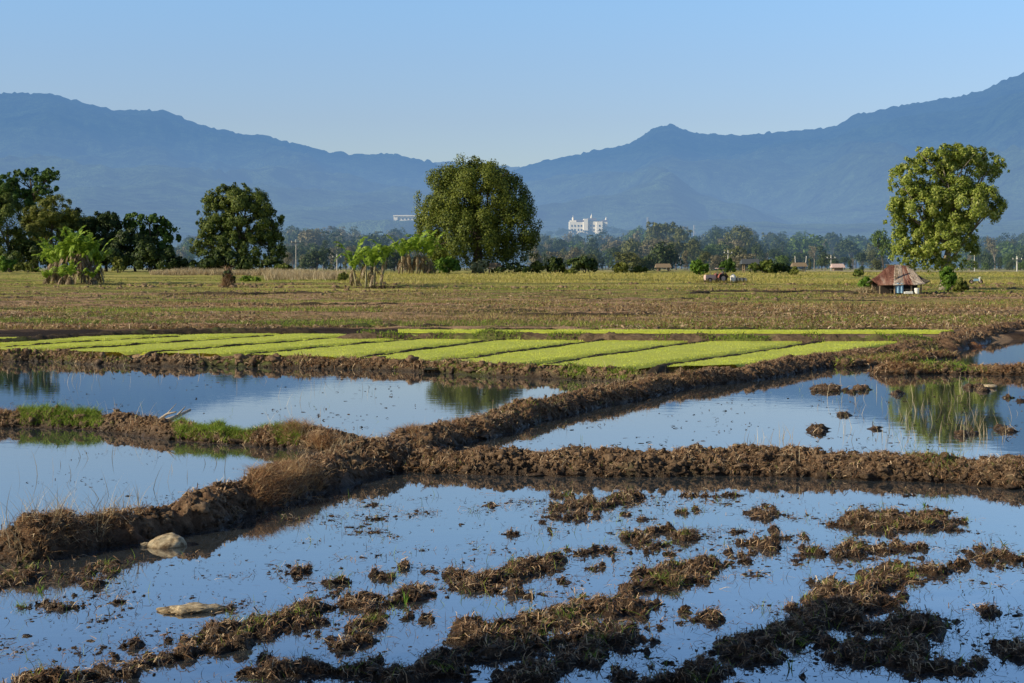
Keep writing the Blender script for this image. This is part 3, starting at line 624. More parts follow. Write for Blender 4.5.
def px_tree(bpx, D, blobs_px, label, mat, n, lf, name='tree', cat='tree', group=None, bark='bark', tr=.45, top=None, droop=0., sub=11, depth=.85, rs=.34, seed=0, nl=7, trunks=None, inner=.12):
    blobs_px = [(bpx+(cx-bpx)*1.035, cy, rx*1.05, ry*1.03) for cx, cy, rx, ry in blobs_px]
    base = GD(bpx, D); s = D/F; by = HY+(CZ-base[2])*F/D; r0 = random.Random(seed+5)
    bl = [((cx-bpx)*s, r0.uniform(-.35, .35)*rx*s*depth, (by-cy)*s, rx*s, min(rx, ry*1.3)*s*depth, ry*s) for cx, cy, rx, ry in blobs_px]
    e = empty(name, base, label, cat, group)
    obj('crown', crown_mesh(bl, n, lf, mat, sub, droop, rs, inner=inner), e)
    if top is None: top = (bl[0][0]*.5, 0, bl[0][2])
    limbs((0, 0, -.2), top, bl, tr, seed, nl).build('trunk', M[bark], e, smooth=True)
    return e
L = {}
L['center'] = leaf('leaf_center', [(.035, .06, .012), (.095, .13, .02), (.17, .205, .032), (.24, .265, .05)], .3, .12)
L['right'] = leaf('leaf_right', [(.07, .11, .018), (.21, .28, .04), (.36, .42, .07), (.56, .58, .22)], .4, .2)
L['mid'] = leaf('leaf_mid', [(.022, .045, .010), (.065, .105, .018), (.125, .165, .028), (.19, .21, .045)], .2, .12)
L['dark'] = leaf('leaf_dark', [(.010, .024, .008), (.026, .05, .013), (.055, .09, .02), (.10, .125, .03)], .15, .12)
L['acacia'] = leaf('leaf_acacia', [(.022, .055, .010), (.06, .12, .02), (.11, .19, .03)], .2, .15)
L['olive'] = leaf('leaf_olive', [(.05, .07, .016), (.11, .14, .024), (.19, .21, .035), (.27, .27, .07)], .25, .15)
L['bright'] = leaf('leaf_bright', [(.05, .11, .012), (.10, .20, .02), (.17, .30, .035), (.25, .36, .06)], .35, .6)
L['pale'] = leaf('leaf_pale', [(.12, .14, .06), (.22, .24, .12), (.34, .34, .2)], .2, .6)
L['banana'] = leaf('leaf_banana', [(.08, .15, .015), (.18, .28, .03), (.30, .44, .05), (.42, .54, .10)], .4, .8, .5, spec=.2)
L['deadleaf'] = leaf('leaf_dead', [(.08, .055, .03), (.16, .11, .06), (.26, .19, .11), (.36, .29, .19)], .2, 1.2)

px_tree(478, 235, [(476, 192, 40, 30), (452, 207, 32, 36), (502, 205, 30, 34), (442, 230, 26, 32), (515, 230, 25, 28), (470, 238, 42, 32), (505, 250, 34, 19), (452, 252, 30, 18), (478, 168, 20, 11), (455, 178, 14, 9), (500, 178, 16, 10), (528, 240, 13, 12), (424, 222, 9, 14), (490, 258, 46, 13), (440, 258, 20, 13), (478, 264, 36, 9)],
        'huge rounded dense green tree at centre, standing over the banana clump', L['center'], 105000, .205, 'broadleaf_tree', tr=.75, droop=.3, sub=40, rs=.22, seed=3)
px_tree(944, 163, [(938, 165, 34, 20), (915, 183, 24, 28), (962, 172, 36, 24), (988, 168, 20, 14), (922, 215, 32, 30), (960, 208, 36, 30), (992, 205, 13, 11), (916, 245, 26, 22), (948, 240, 32, 28), (928, 262, 30, 13), (965, 240, 14, 16), (900, 215, 14, 20), (915, 257, 26, 15), (945, 266, 28, 13), (905, 268, 16, 7), (900, 240, 12, 18)],
        'tall yellow-green tree with pale branches standing over the rusty hut', L['right'], 84000, .175, 'broadleaf_tree', bark='bark_pale', tr=.42, sub=40, rs=.19, seed=9, nl=12, top=(.6, 0, 9), inner=.05)
px_tree(240, 290, [(232, 199, 28, 16), (215, 222, 19, 26), (246, 214, 28, 24), (270, 230, 16, 20), (208, 250, 17, 17), (245, 248, 38, 20), (275, 252, 12, 15), (212, 200, 10, 14), (262, 212, 14, 12), (240, 262, 44, 9), (222, 236, 24, 18), (258, 238, 22, 16)],
        'dark broad tree with knobbly crown standing alone left of centre', L['mid'], 72000, .235, 'broadleaf_tree', tr=.6, sub=44, rs=.19, seed=15)
px_tree(36, 300, [(30, 178, 30, 10), (8, 192, 22, 14), (50, 176, 13, 8), (20, 205, 26, 14), (44, 192, 14, 10)], 'tallest flat-topped dark green tree at the left edge', L['acacia'], 44000, .215, 'flat_topped_tree', tr=.5, sub=34, rs=.2, seed=21)
px_tree(52, 292, [(48, 212, 24, 18), (60, 225, 18, 20), (42, 240, 30, 26), (72, 216, 9, 9)], 'rounded olive green tree in front of the flat-topped one at far left', L['olive'], 44000, .215, 'broadleaf_tree', tr=.35, sub=30, rs=.22, seed=22)
px_tree(10, 285, [(8, 225, 24, 28), (-14, 215, 24, 26), (12, 252, 34, 20)], 'dense green tree cut by the left edge of the photo', L['mid'], 44000, .215, 'broadleaf_tree', tr=.35, sub=30, rs=.22, seed=23)
px_tree(82, 300, [(78, 222, 14, 12), (88, 238, 22, 22), (84, 256, 26, 14)], 'dark tree right behind the bushy banana clump', L['dark'], 26000, .25, 'broadleaf_tree', tr=.3, sub=26, rs=.24, seed=24)
px_tree(106, 298, [(104, 220, 12, 10), (108, 235, 20, 18), (112, 254, 26, 18)], 'dark tree with a small pointed top between the banana clump and flat tree', L['dark'], 26000, .25, 'broadleaf_tree', tr=.3, sub=26, rs=.24, seed=25)
px_tree(150, 300, [(148, 222, 28, 8), (166, 229, 18, 8), (132, 224, 14, 8), (152, 240, 24, 12), (160, 254, 18, 12)], 'wide low flat-topped tree at the right end of the left grove', L['acacia'], 12000, .38, 'flat_topped_tree', bark='bark_pale', tr=.3, seed=26)
px_tree(135, 296, [(135, 250, 22, 20), (118, 260, 20, 12)], 'low dark round tree under the flat-topped tree of the left grove', L['dark'], 14000, .31, 'broadleaf_tree', tr=.25, sub=26, rs=.24, seed=27)
# low hedge of shrubs under the left trees
for i, (px, py, rx, ry, D, mk, lb) in enumerate([(150, 259, 30, 16, 286, 'dark', 'low dark thicket under the right part of the left grove'), (95, 257, 28, 18, 286, 'dark', 'low dark thicket behind the bushy banana clump'), (32, 258, 26, 18, 284, 'dark', 'low dark thicket under the tall trees at the left edge'), (228, 262, 26, 12, 286, 'dark', 'low dark thicket around the trunk of the knobbly tree'), (182, 265, 18, 8, 288, 'dark', 'low dark shrub in the gap right of the left grove'), (205, 264, 14, 8, 284, 'dark', 'dark shrub under the left half of the knobbly tree'), (262, 263, 24, 10, 284, 'dark', 'dark shrub under the trunk of the knobbly tree'), (283, 267, 9, 5, 280, 'mid', 'small shrub at the right foot of the knobbly tree'), (28, 268, 12, 7, 262, 'olive', 'low olive bush left of the bushy banana clump'), (5, 266, 12, 9, 262, 'bright', 'light green bush at the left edge under the trees'), (118, 272, 6, 10, 235, 'olive', 'thin leafy shrub just right of the bushy banana clump'),
      (556, 264, 13, 10, 232, 'dark', 'dark round bush, the left one of the pair right of the central tree'), (585, 263, 14, 10, 230, 'dark', 'dark round bush, the right one of the pair right of the central tree'), (449, 264, 18, 9, 228, 'bright', 'bright green shrub under the left side of the central tree'), (481, 266, 10, 8, 226, 'pale', 'pale greyish shrub in front of the central tree trunk'), (512, 267, 18, 6, 232, 'dark', 'dark low shrub under the right side of the central tree'), (537, 266, 8, 7, 234, 'olive', 'small olive shrub between the central tree and the dark bushes'), (572, 271, 6, 3, 222, 'olive', 'tiny olive shrub between the two dark round bushes'),
      (622, 268, 7, 7, 228, 'olive', 'small yellowish shrub right of the two dark bushes'), (700, 269, 10, 9, 214, 'bright', 'bright green bush just left of the red tractor'), (727, 266, 9, 8, 240, 'acacia', 'soft green bush right behind the red tractor'), (764, 269, 14, 8, 226, 'mid', 'left half of the green hedge bush right of the tractor'), (781, 270, 10, 6, 228, 'dark', 'dark round bush right of the hedge near the field shelters'), (794, 273, 4, 5, 215, 'olive', 'tiny round shrub beside the low field shelter'),
      (640, 270, 8, 4, 240, 'olive', 'low olive shrub behind the yellow grass strip'), (948, 279, 11, 15, 158, 'bright', 'bright leafy bush growing at the foot of the yellow-green tree'), (960, 284, 7, 8, 157, 'olive', 'olive shrub at the right foot of the yellow-green tree'), (866, 284, 9, 8, 160, 'bright', 'bright green bush on the left side of the rusty hut'), (858, 274, 5, 4, 210, 'mid', 'small bush far behind the left side of the hut'), (344, 280, 5, 5, 190, 'olive', 'small scraggly shrub in the field left of the banana plants'), (248, 283, 10, 3, 190, 'green', 'low green mound of weeds beside the dry stump')]):
    mat = L.get(mk, M['green_grass']); D_ = D; base = GD(px, D_); by = HY+(CZ-base[2])*F/D_; s = D_/F; ryy = max(ry, 2)
    cyy = by-ryy*.85
    bl = [(random.uniform(-.25, .25)*rx*s+dx*rx*s, random.uniform(-.2, .2)*rx*s, (by-cyy)*s*q, rx*s*.62, rx*s*.55, ryy*s*.75) for dx, q in ((-.4, .75), (.38, .8), (0, 1.15))]
    e = empty('shrub', base, lb, 'shrub'); lfz = .1+.09*D_/100
    obj('foliage', crown_mesh(bl, int(350+rx*ryy*11), lfz, mat, 12, rs=.36, name='foliage'), e)
    mb = MB()
    for q in range(3): mb.tube([(0, 0, -.1), (random.uniform(-.3, .3)*rx*s, 0, ryy*s*.6), (random.uniform(-.5, .5)*rx*s, 0, ryy*s*1.3)], [.09, .05, .02], 5)
    mb.build('stem', M['bark'], e)

# ------------------------------------------------------------------ banana plants
def banana_leaf(base, az, ln, wd, rise, drop, n=9, fold=.25):
    """an arching leaf whose blade is torn into strips along the midrib"""
    d = np.array([math.cos(az), math.sin(az), 0]); s = np.array([-math.sin(az), math.cos(az), 0]); V = []; Q = []
    def mid(t): return base+d*ln*(t*.5+.35*t*t*(1-.3*t))+np.array([0, 0, ln*(rise*t-drop*t*t*t)])
    def wid(t): return wd*.5*max(.05, math.sin(min(1, max(0, t*1.1-.1))*math.pi))**.6
    ts = np.linspace(.1, 1, n+1); tw = rng.uniform(-.5, .5)
    for i in range(n):
        a, b = ts[i], ts[i+1]-.012
        for sg in (-1, 1):
            w_ = wid((a+b)/2)*rng.uniform(.7, 1.1); sl = .05*sg*0+.06; dz = -w_*(fold+rng.uniform(-.1, .45))+sg*tw*w_*.6; k = len(V)
            o_ = rng.uniform(-.02, .03)
            V += [mid(a), mid(b), mid(min(1.03, b+sl+o_))+s*sg*w_+[0, 0, dz], mid(min(1.0, a+sl+o_))+s*sg*w_+[0, 0, dz]]; Q.append([k, k+1, k+2, k+3])
    k = len(V); r_ = .022
    V += [base-s*r_, base+s*r_, mid(.12)+s*r_, mid(.12)-s*r_]; Q.append([k, k+1, k+2, k+3])
    return np.array(V), np.array(Q)
def banana(pos, h, label, nleaf=8, dead=6, ln=2.4, group=None, stem='deadleaf', sc=1.0, lean=0.):
    e = empty('banana_plant', pos, label, 'banana plant', group); tp = np.array([lean, 0, h])
    MB().tube([(0, 0, -.1), tp*.3, tp*.7, tp], [.14*sc, .12*sc, .10*sc, .07*sc], 8).build('stem', M['stem'], e, smooth=True)
    lv = []; a0 = rng.uniform(0, 6)
    for i in range(nleaf):
        r_ = rng.uniform(.75, 1.9); lv.append(banana_leaf(tp*(1-.03*i), a0+i*2.4+rng.normal(0, .3), ln*rng.uniform(.75, 1.15), .8*sc*rng.uniform(.8, 1.1), r_, r_*rng.uniform(.3, .85), 10, .2))
    obj('leaves', mesh('leaves', *join(lv), L['banana']), e)
    if dead:
        lv = [banana_leaf(tp*rng.uniform(.35, .97), rng.uniform(0, 6.3), ln*.55*rng.uniform(.5, 1), .42*sc, rng.uniform(-.1, .3), rng.uniform(1.0, 1.6)) for _ in range(dead)]
        obj('dead_leaves', mesh('dead_leaves', *join(lv), L['deadleaf'], True), e)
    return e
M['stem'] = plain('banana_stem', (.30, .27, .15), .6, .5, 3)
# trio in front of the central view (x 345-400)
for px, py, h, nl, ln_, lean, lb in [(357, 287, 2.2, 9, 2.5, -.5, 'banana plant leaning left, leftmost of the open clump in the field'), (366, 288, 2.7, 7, 2.1, 0, 'banana plant with pale stem, second from left in the open clump'), (374, 288, 2.9, 8, 2.3, .1, 'tallest upright banana plant in the middle of the open clump'), (380, 288, 3.4, 7, 2.0, .7, 'banana plant leaning right, rightmost of the open clump'), (371, 286.5, 2.5, 7, 2.0, .2, 'small banana plant behind the stems of the open clump')]:
    banana(G(px, py), h, lb, nl+3, 5, ln_*1.15, 'banana plants of the open clump', lean=lean)
# soil heap and dead leaves at their foot
hb = G(376, 289); e = empty('leaf_heap', hb, 'heap of dark dead banana leaves at the foot of the open clump', 'leaf heap')
vq = join([banana_leaf(np.array([rng.uniform(-1.9, 2.2), rng.uniform(-.5, .5), .15]), rng.uniform(0, 6.3), 1.5, .4, rng.uniform(0, .5), .6) for _ in range(34)])
obj('dead_leaves', mesh('dead_leaves', *vq, M['twig']), e)
# second clump right behind
for k, (px, dd, h, lb) in enumerate([(402, 222, 2.6, 'banana plant at the left of the far clump beside the central tree'), (409, 224, 3.2, 'second banana plant of the far clump beside the central tree'), (417, 222, 3.5, 'tallest banana plant of the far clump beside the central tree'), (424, 225, 3.0, 'fourth banana plant, right part of the far clump'), (431, 223, 2.6, 'banana plant at the right end of the far clump, touching the central tree')]):
    banana(GD(px, dd), h, lb, 9, 12, 3.0, 'banana plants of the far clump', sc=1.3)
# big bushy clump at left
for k, (px, py, h, lb) in enumerate([(50, 282.5, 2.6, 'banana plant at the left end of the bushy left clump'), (58, 283.5, 3.4, 'second banana plant from the left in the bushy left clump'), (66, 284, 4.0, 'banana plant with drooping leaves left of centre in the bushy clump'), (74, 284, 4.4, 'tallest banana plant of the bushy left clump'), (82, 284, 4.3, 'banana plant right of the tallest in the bushy left clump'), (90, 283.5, 3.9, 'banana plant with long right-hand leaves in the bushy clump'), (98, 283, 3.1, 'banana plant at the right end of the bushy left clump')]):
    banana(G(px, py)+np.array([0, rng.uniform(-.8, .8), 0]), h*rng.uniform(.8, 1.05), lb, 16, 22, 2.7, 'banana plants of the bushy left clump', sc=1.1)

for k, (px, py, h, lb) in enumerate([(46, 284, .7, 'young banana sucker at the left foot of the bushy clump'), (62, 285, .9, 'young leafy banana sucker low in the front of the bushy clump'), (70, 285.5, 1.1, 'young banana sucker in the middle front of the bushy clump'), (93, 285, .8, 'young banana sucker at the right foot of the bushy clump')]):
    banana(G(px, py), h, lb, 9, 16, 1.7, 'young banana suckers of the bushy left clump')
# dry stump with straw, left
st = G(228, 287); e = empty('dry_stump', st, 'dark stump wrapped in dry straw standing alone in the field', 'stump')
mb = MB(); mb.tube([(0, 0, -.1), (.05, 0, .5), (-.08, 0, 1.2), (.15, 0, 1.9)], [.62, .5, .38, .22], 12); mb.build('stump', M['bark'], e, smooth=True)
th = rng.uniform(0, 6.28, 1500); zz = rng.uniform(0, 1.9, 1500); P_ = np.column_stack([np.cos(th)*(.62-.2*zz), np.sin(th)*(.62-.2*zz), zz*rng.uniform(.5, 1.1, 1500)])
obj('straw', mesh('straw', *blades(P_, rng.uniform(.3, .8, 1500), .06, .6, .5, 2), M['straw']), e); obj('foliage', crown_mesh([(.1, 0, 1.3, .6, .5, .6), (.2, .1, .7, .55, .5, .5)], 900, .2, L['dark'], 10, name='foliage'), e)
# straw wrapped foot under the bush by the hut
st = G(864, 293.5); P_ = np.column_stack([rng.normal(0, .45, 900), rng.normal(0, .3, 900), np.zeros(900)])
tag(obj('straw_pile', mesh('straw_pile', *blades(P_, rng.uniform(.3, 1.0, 900), .05, .4, .3, 2), M['pale_grass']), None, st), 'pile of pale straw at the left corner of the rusty hut', 'straw pile')

# ------------------------------------------------------------------ distant tree line
def generic(kind, seed):
    r0 = random.Random(seed)
    if kind == 'round': bl = [(r0.uniform(-2, 2), r0.uniform(-1.5, 1.5), r0.uniform(4.5, 9), r0.uniform(2, 3.4), 2.6, r0.uniform(1.8, 3)) for _ in range(7)]
    if kind == 'tall': bl = [(r0.uniform(-1.1, 1.1), r0.uniform(-1, 1), 3+i*1.5, r0.uniform(1.4, 2.4), 1.9, r0.uniform(1.4, 2.2)) for i in range(6)]
    if kind == 'wide': bl = [(r0.uniform(-4, 4), r0.uniform(-2, 2), r0.uniform(6, 9.5), r0.uniform(2, 3), 2.4, r0.uniform(1, 1.7)) for _ in range(9)]
    if kind == 'bush': bl = [(r0.uniform(-3.6, 3.6), r0.uniform(-1.5, 1.5), r0.uniform(1.2, 5.0), r0.uniform(1.6, 2.6), 2.2, r0.uniform(1.4, 2.4)) for _ in range(10)]
    if kind == 'bare': bl = [(r0.uniform(-2, 2), r0.uniform(-2, 2), r0.uniform(5, 10), r0.uniform(1, 1.8), 1.4, r0.uniform(1, 1.8)) for _ in range(9)]
    return bl
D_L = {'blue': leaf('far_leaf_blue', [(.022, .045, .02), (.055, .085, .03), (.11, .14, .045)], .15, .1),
       'olive': leaf('far_leaf_olive', [(.05, .065, .02), (.12, .13, .035), (.21, .21, .06)], .15, .1),
       'brown': leaf('far_leaf_brown', [(.10, .085, .045), (.20, .175, .09), (.32, .28, .17)], .15, .1),
       'green': leaf('far_leaf_green', [(.04, .075, .018), (.09, .15, .03), (.17, .24, .05)], .15, .1)}
PROT = {}
for k, n in (('round', 2100), ('tall', 1600), ('wide', 2200), ('bush', 2000), ('bare', 800)):
    for v in (0, 1):
        bl = generic(k, 40+v*7+len(k)); tp = (0, 0, max(b[2] for b in bl)*.85)
        cm = crown_mesh(bl, n, .42 if k != 'bare' else .3, D_L['blue'], 12, rs=.36, inner=.18 if k != 'bare' else .5)
        ob_ = limbs((0, 0, -.2), tp, bl, .24, v+3, 8 if k != 'bare' else 9).build('trunk', M['bark_pale' if k == 'bare' else 'bark'])
        tm = ob_.data; bpy.data.objects.remove(ob_); PROT[(k, v)] = (cm, tm, max(b[2]+b[5] for b in bl))
MC = {}
def belt_tree(px, D, topy, kind, v, col, label, group, wx=1.0):
    cm, tm, h0 = PROT[(kind, v)]
    if (kind, v, col) not in MC:
        c = cm.copy(); c.materials.clear(); c.materials.append(D_L[col]); MC[(kind, v, col)] = c
    base = GD(px, D); H = (HY-topy)*D/F+(CZ-base[2]); s = H/h0
    e = empty('%s_tree' % {'round': 'round', 'tall': 'slender', 'wide': 'spreading', 'bush': 'bushy', 'bare': 'bare'}[kind], base, label, 'tree', group, rng.uniform(0, 6.28))
    sx_ = min(max(s*wx, s*.6), s*1.7); e.scale = (sx_, sx_, s)
    obj('crown', MC[(kind, v, col)], e); obj('trunk', tm, e)
CN = {'blue': 'blue-grey', 'olive': 'olive', 'brown': 'brownish', 'green': 'mid green'}
KN = {'round': 'round-crowned tree', 'tall': 'slender tree', 'wide': 'wide spreading tree', 'bush': 'bushy low tree', 'bare': 'half-bare tree'}
LM = [(183, 'left of the knobbly dark tree'), (285, 'right of the knobbly dark tree'), (330, 'left of the open banana clump'), (360, 'behind the open banana clump'), (400, 'below the long white building'), (430, 'beside the central tree'), (545, 'just right of the central tree'), (570, 'left under the white palace-like building'), (590, 'right under the white palace-like building'), (625, 'between the white building and the thin mast'), (650, 'below the thin white mast'), (690, 'left behind the red tractor'), (715, 'right behind the red tractor'), (745, 'above the hedge right of the tractor'), (775, 'left of the twin poles'), (800, 'behind the twin leaning poles'), (833, 'behind the tiny pink-roofed house'), (865, 'left behind the rusty hut'), (980, 'right of the yellow-green tree'), (1005, 'near the concrete pole at the right edge')]
def lmk(px): return min(LM, key=lambda q: abs(q[0]-px))[1]
seen = set()
def belt(px, D, topy, kind, v, col, wx=1.0, extra=None):
    lay = 'hazy far ' if D > 560 else ('distant ' if D > 400 else 'nearer ')
    lb = extra or (lay+CN[col]+' '+KN[kind]+' '+lmk(px)).strip()
    belt_tree(px, D, topy, kind, v, col, lb, 'trees of the distant tree line', wx)
br = random.Random(5)
topline = [(170, 240), (290, 234), (300, 228), (330, 228), (350, 232), (400, 231), (430, 235), (545, 236), (560, 232), (600, 234), (640, 230), (665, 222), (690, 234), (735, 226), (760, 236), (810, 234), (860, 240), (900, 240), (985, 240), (1024, 236), (1060, 232)]
def tl(px): return float(np.interp(px, [a_[0] for a_ in topline], [a_[1] for a_ in topline]))
spans = [(176, 194), (284, 445), (535, 885), (965, 1040)]
for lay, (D, dy, stp) in enumerate([(680, 0, 7.5), (520, 5, 8.5), (410, 13, 9.5), (345, 22, 12)]):
    for a_, b_ in spans:
        px = a_+br.uniform(0, 6)
        while px < b_:
            kind = br.choice(['round', 'round', 'tall', 'wide', 'bush', 'round', 'bare'] if lay < 3 else ['bush', 'bush', 'round', 'tall'])
            col = br.choice(['blue', 'blue', 'olive', 'brown', 'green', 'blue']) if px < 760 else br.choice(['blue', 'blue', 'blue', 'green', 'olive'])
            if kind == 'bare': col = 'brown'
            belt(px, D*br.uniform(.94, 1.06), tl(px)+dy+br.uniform(-4, 6), kind, br.choice([0, 1]), col, br.uniform(.8, 1.25))
            px += stp*br.uniform(.7, 1.3)
belt(668, 470, 221, 'wide', 0, 'olive', .9, 'tallest olive spreading tree of the tree line, right of the thin mast')
belt(693, 400, 239, 'round', 1, 'olive', 1.1, 'sunlit yellowish round tree behind the red tractor')
belt(738, 450, 227, 'round', 0, 'olive', 1.2, 'large pale round-crowned tree above the hedge right of the tractor')
belt(883, 330, 230, 'round', 1, 'green', .8, 'rounded green tree just behind the left side of the yellow-green tree')
belt(312, 420, 245, 'round', 0, 'blue', 1.4, 'dark dome-shaped tree behind the pole left of the banana plants')
belt(995, 430, 236, 'bare', 1, 'brown', 1.0, 'bare forked tree right of the yellow-green tree')

# ------------------------------------------------------------------ buildings on the foothill
M['white'] = plain('white_paint', (.80, .78, .74), .7, .06, .2)
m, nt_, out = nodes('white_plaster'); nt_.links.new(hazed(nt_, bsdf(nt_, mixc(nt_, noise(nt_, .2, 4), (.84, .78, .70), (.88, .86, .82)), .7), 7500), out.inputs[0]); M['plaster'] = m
M['roofgrey'] = plain('grey_roof', (.32, .28, .27), .7, .2, .3)
M['roofpink'] = plain('pink_roof', (.50, .36, .32), .7, .2, .3)
M['rooforange'] = plain('orange_roof', (.55, .33, .22), .7, .2, .3)
M['glass'] = plain('window_dark', (.06, .075, .09), .3, .2, .3)
def ridge_z(px, py, D): return CZ+(HY-py)*D/F
D = 1750; s = D/F
e = empty('palace_building', ((590-CX)*s, D, ridge_z(0, 236, D)), 'white palace-like building with small domes on the wooded foothill', 'building')
def bx(mb, px0, px1, y0, y1, d=14, yo=0): mb.box((((px0+px1)/2-590)*s, yo, (236-(y0+y1)/2)*s), ((px1-px0)*s, d, (y1-y0)*s)); return mb
mb = MB(); bx(mb, 569, 607, 221.8, 240, 16); bx(mb, 570, 576, 220.5, 223.5, 14); bx(mb, 583.5, 587.5, 219, 240, 20); bx(mb, 589, 600, 221, 223.5, 12); bx(mb, 596, 602, 222, 240, 20); mb.build('wall', M['plaster'], e)
mb = MB()
for p0, p1, y in ((576, 583, 221.2), (588, 596, 219.6), (602, 607, 221.2)): bx(mb, p0, p1, y-1.2, y+.9, 16.5)
mb.build('roof', M['roofpink'], e)
for px, y in ((573, 220), (591.5, 218), (606, 221)):
    mb = MB(); x = (px-590)*s; z = (236-y)*s; mb.tube([(x, 0, z-2), (x, 0, z+1.2), (x, 0, z+2.4), (x, 0, z+3.4), (x, 0, z+5)], [1.1, 1.2, .9, .35, .08], 10); mb.build('turret', M['plaster'], e, smooth=True)
for px in (571.5, 574.5, 578, 581, 590.5, 593.5, 599, 603.8):
    for y in (226, 230, 234):
        mb = MB(); mb.box(((px-590)*s, -10.1 if 596 < px < 602 else -8.1, (236-y)*s), (1.2*s, .3, 1.9*s)); mb.build('window', M['glass'], e)
D = 2000; s2 = D/F
e = empty('long_building', ((407-CX)*s2, D, ridge_z(0, 222, D)), 'long low white building on the slope just left of the central tree', 'building')
mb = MB(); mb.box((0, 0, 3.2*s2), (26*s2, 14, 4.6*s2)); mb.box((-11*s2, -3, 2*s2), (4*s2, 10, 6.4*s2)); mb.build('wall', M['plaster'], e)
MB().box((0, -.5, 6.1*s2), (27*s2, 17, 1.1*s2)).build('roof', M['plaster'], e)
for k in range(6): MB().box(((-7.5+k*3.6)*s2, -7.15, 2.9*s2), (1.6*s2, .3, 1.4*s2)).build('window', M['glass'], e)
# foundation slopes under the two buildings: wooded knolls
for (px, D_, ytop, wpx, seed) in ((592, 1760, 234, 70, 5), (400, 2000, 222, 85, 6)):
    ns = 60; X, Y = np.meshgrid(np.linspace(-1, 1, ns), np.linspace(-1, 1, ns)); r = np.clip(1-X**2-Y**2*.9, 0, 1)
    h = (HY-ytop)*D_/F+1; Z = h*sst(0, .55, r)+(fbm(X*9, Y*9, s=seed, o=3)-.5)*7*r-2
    V = np.stack([(px-CX)/F*D_+X*wpx*D_/F, D_+Y*300, Z], -1).reshape(-1, 3)
    tag(obj('hill', mesh('hill', V, grid_q(ns, ns), mA, True)), kind='structure')
# trees on the foothill
for i, (px, D_, ty, by_) in enumerate([(570, 1640, 229, 240), (580, 1640, 232, 241), (588, 1640, 230, 241), (600, 1640, 232, 241), (610, 1690, 226, 240), (560, 1660, 228, 241), (618, 1700, 228, 240), (548, 1650, 231, 242), (630, 1700, 230, 243), (395, 1890, 220, 230), (410, 1890, 221, 230), (422, 1880, 219, 230), (385, 1900, 222, 232), (372, 1900, 223, 233), (402, 1860, 223, 231), (360, 1890, 227, 236), (432, 1880, 222, 232)]):
    cm, tm, h0 = PROT[('round' if i % 2 else 'wide', i % 2)]; key = ('round' if i % 2 else 'wide', i % 2, 'blue')
    if key not in MC: c = cm.copy(); c.materials.clear(); c.materials.append(D_L['blue']); MC[key] = c
    s_ = (by_-ty)*D_/F/h0
    e = empty('hillside_tree', ((px-CX)/F*D_, D_, CZ+(HY-by_)*D_/F), 'hazy rounded tree on the foothill below the white '+('palace-like' if px > 500 else 'long')+' building', 'tree', 'trees on the foothill by the '+('palace-like' if px > 500 else 'long')+' building')
    e.scale = (s_*1.2, s_*1.2, s_); obj('crown', MC[key], e); obj('trunk', tm, e)
# thin masts
M['concrete'] = plain('concrete', (.55, .53, .5), .8, .12, 1)
M['darkmetal'] = plain('dark_metal', (.09, .10, .11), .5, .2, 2)
for px, y0, y1, D_, lb in ((647.5, 217, 240, 900, 'tall thin white mast rising above the tree line right of the palace building'), (694, 225, 245, 900, 'short pale mast in the tree line above the red tractor')):
    b0 = GD(px, D_); H = (HY-y0)*D_/F+(CZ-b0[2]); e = empty('radio_mast', b0, lb, 'mast')
    mb = MB()
    for a_ in range(3): t_ = a_*2.094; mb.tube([(math.cos(t_)*.9, math.sin(t_)*.9, 0), (math.cos(t_)*.45, math.sin(t_)*.45, H)], [.13, .08], 5)
    for k in range(10):
        z = H*k/10; q = .9-.45*k/10
        for a_ in range(3): t_ = a_*2.094; t2 = t_+2.094; mb.tube([(math.cos(t_)*q, math.sin(t_)*q, z), (math.cos(t2)*q, math.sin(t2)*q, z+H/10)], [.06, .06], 4)
    mb.build('lattice', M['concrete'], e); mb = MB()
    for k in range(3): mb.box((.5*math.cos(k*2.1), .5*math.sin(k*2.1), H-.9), (.16, .16, 1.5))
    mb.build('antenna', M['white'], e)
# utility poles
def pole(px, D_, ytop, lean, lb, cross=True, r=.085):
    b0 = GD(px, D_); H = (HY-ytop)*D_/F+(CZ-b0[2]); e = empty('utility_pole', b0, lb, 'utility pole', 'utility poles along the far road')
    MB().tube([(0, 0, -.3), (lean*H, 0, H)], [r*1.2, r*.85], 8).build('post', M['concrete'], e)
    if cross:
        MB().box((lean*(H-.7), -r-.06, H-.7), (2.0, .1, .14)).build('crossarm', M['darkmetal'], e)
        for dx in (-.8, 0, .8): MB().tube([(lean*H+dx, -r-.06, H-.63), (lean*H+dx, -r-.06, H-.35)], [.07, .05], 6).build('insulator', M['white'], e)
pole(296, 300, 239, 0, 'tall thin utility pole right of the knobbly dark tree')
pole(337, 315, 254, 0, 'short utility pole left of the open banana clump', r=.1)
pole(796, 300, 256, -.06, 'utility pole leaning left, left of the twin poles', False)
pole(805, 300, 256, .09, 'utility pole leaning right, right one of the twin poles', False)
pole(831, 330, 255, 0, 'slim upright pole beside the tiny pink-roofed house')
pole(1017, 300, 256, 0, 'white concrete pole at the right edge of the field', r=.13)
pole(974.5, 310, 250, 0, 'thin pole just right of the yellow-green tree')
pole(728, 340, 250, 0, 'thin pole rising behind the red tractor', r=.1)
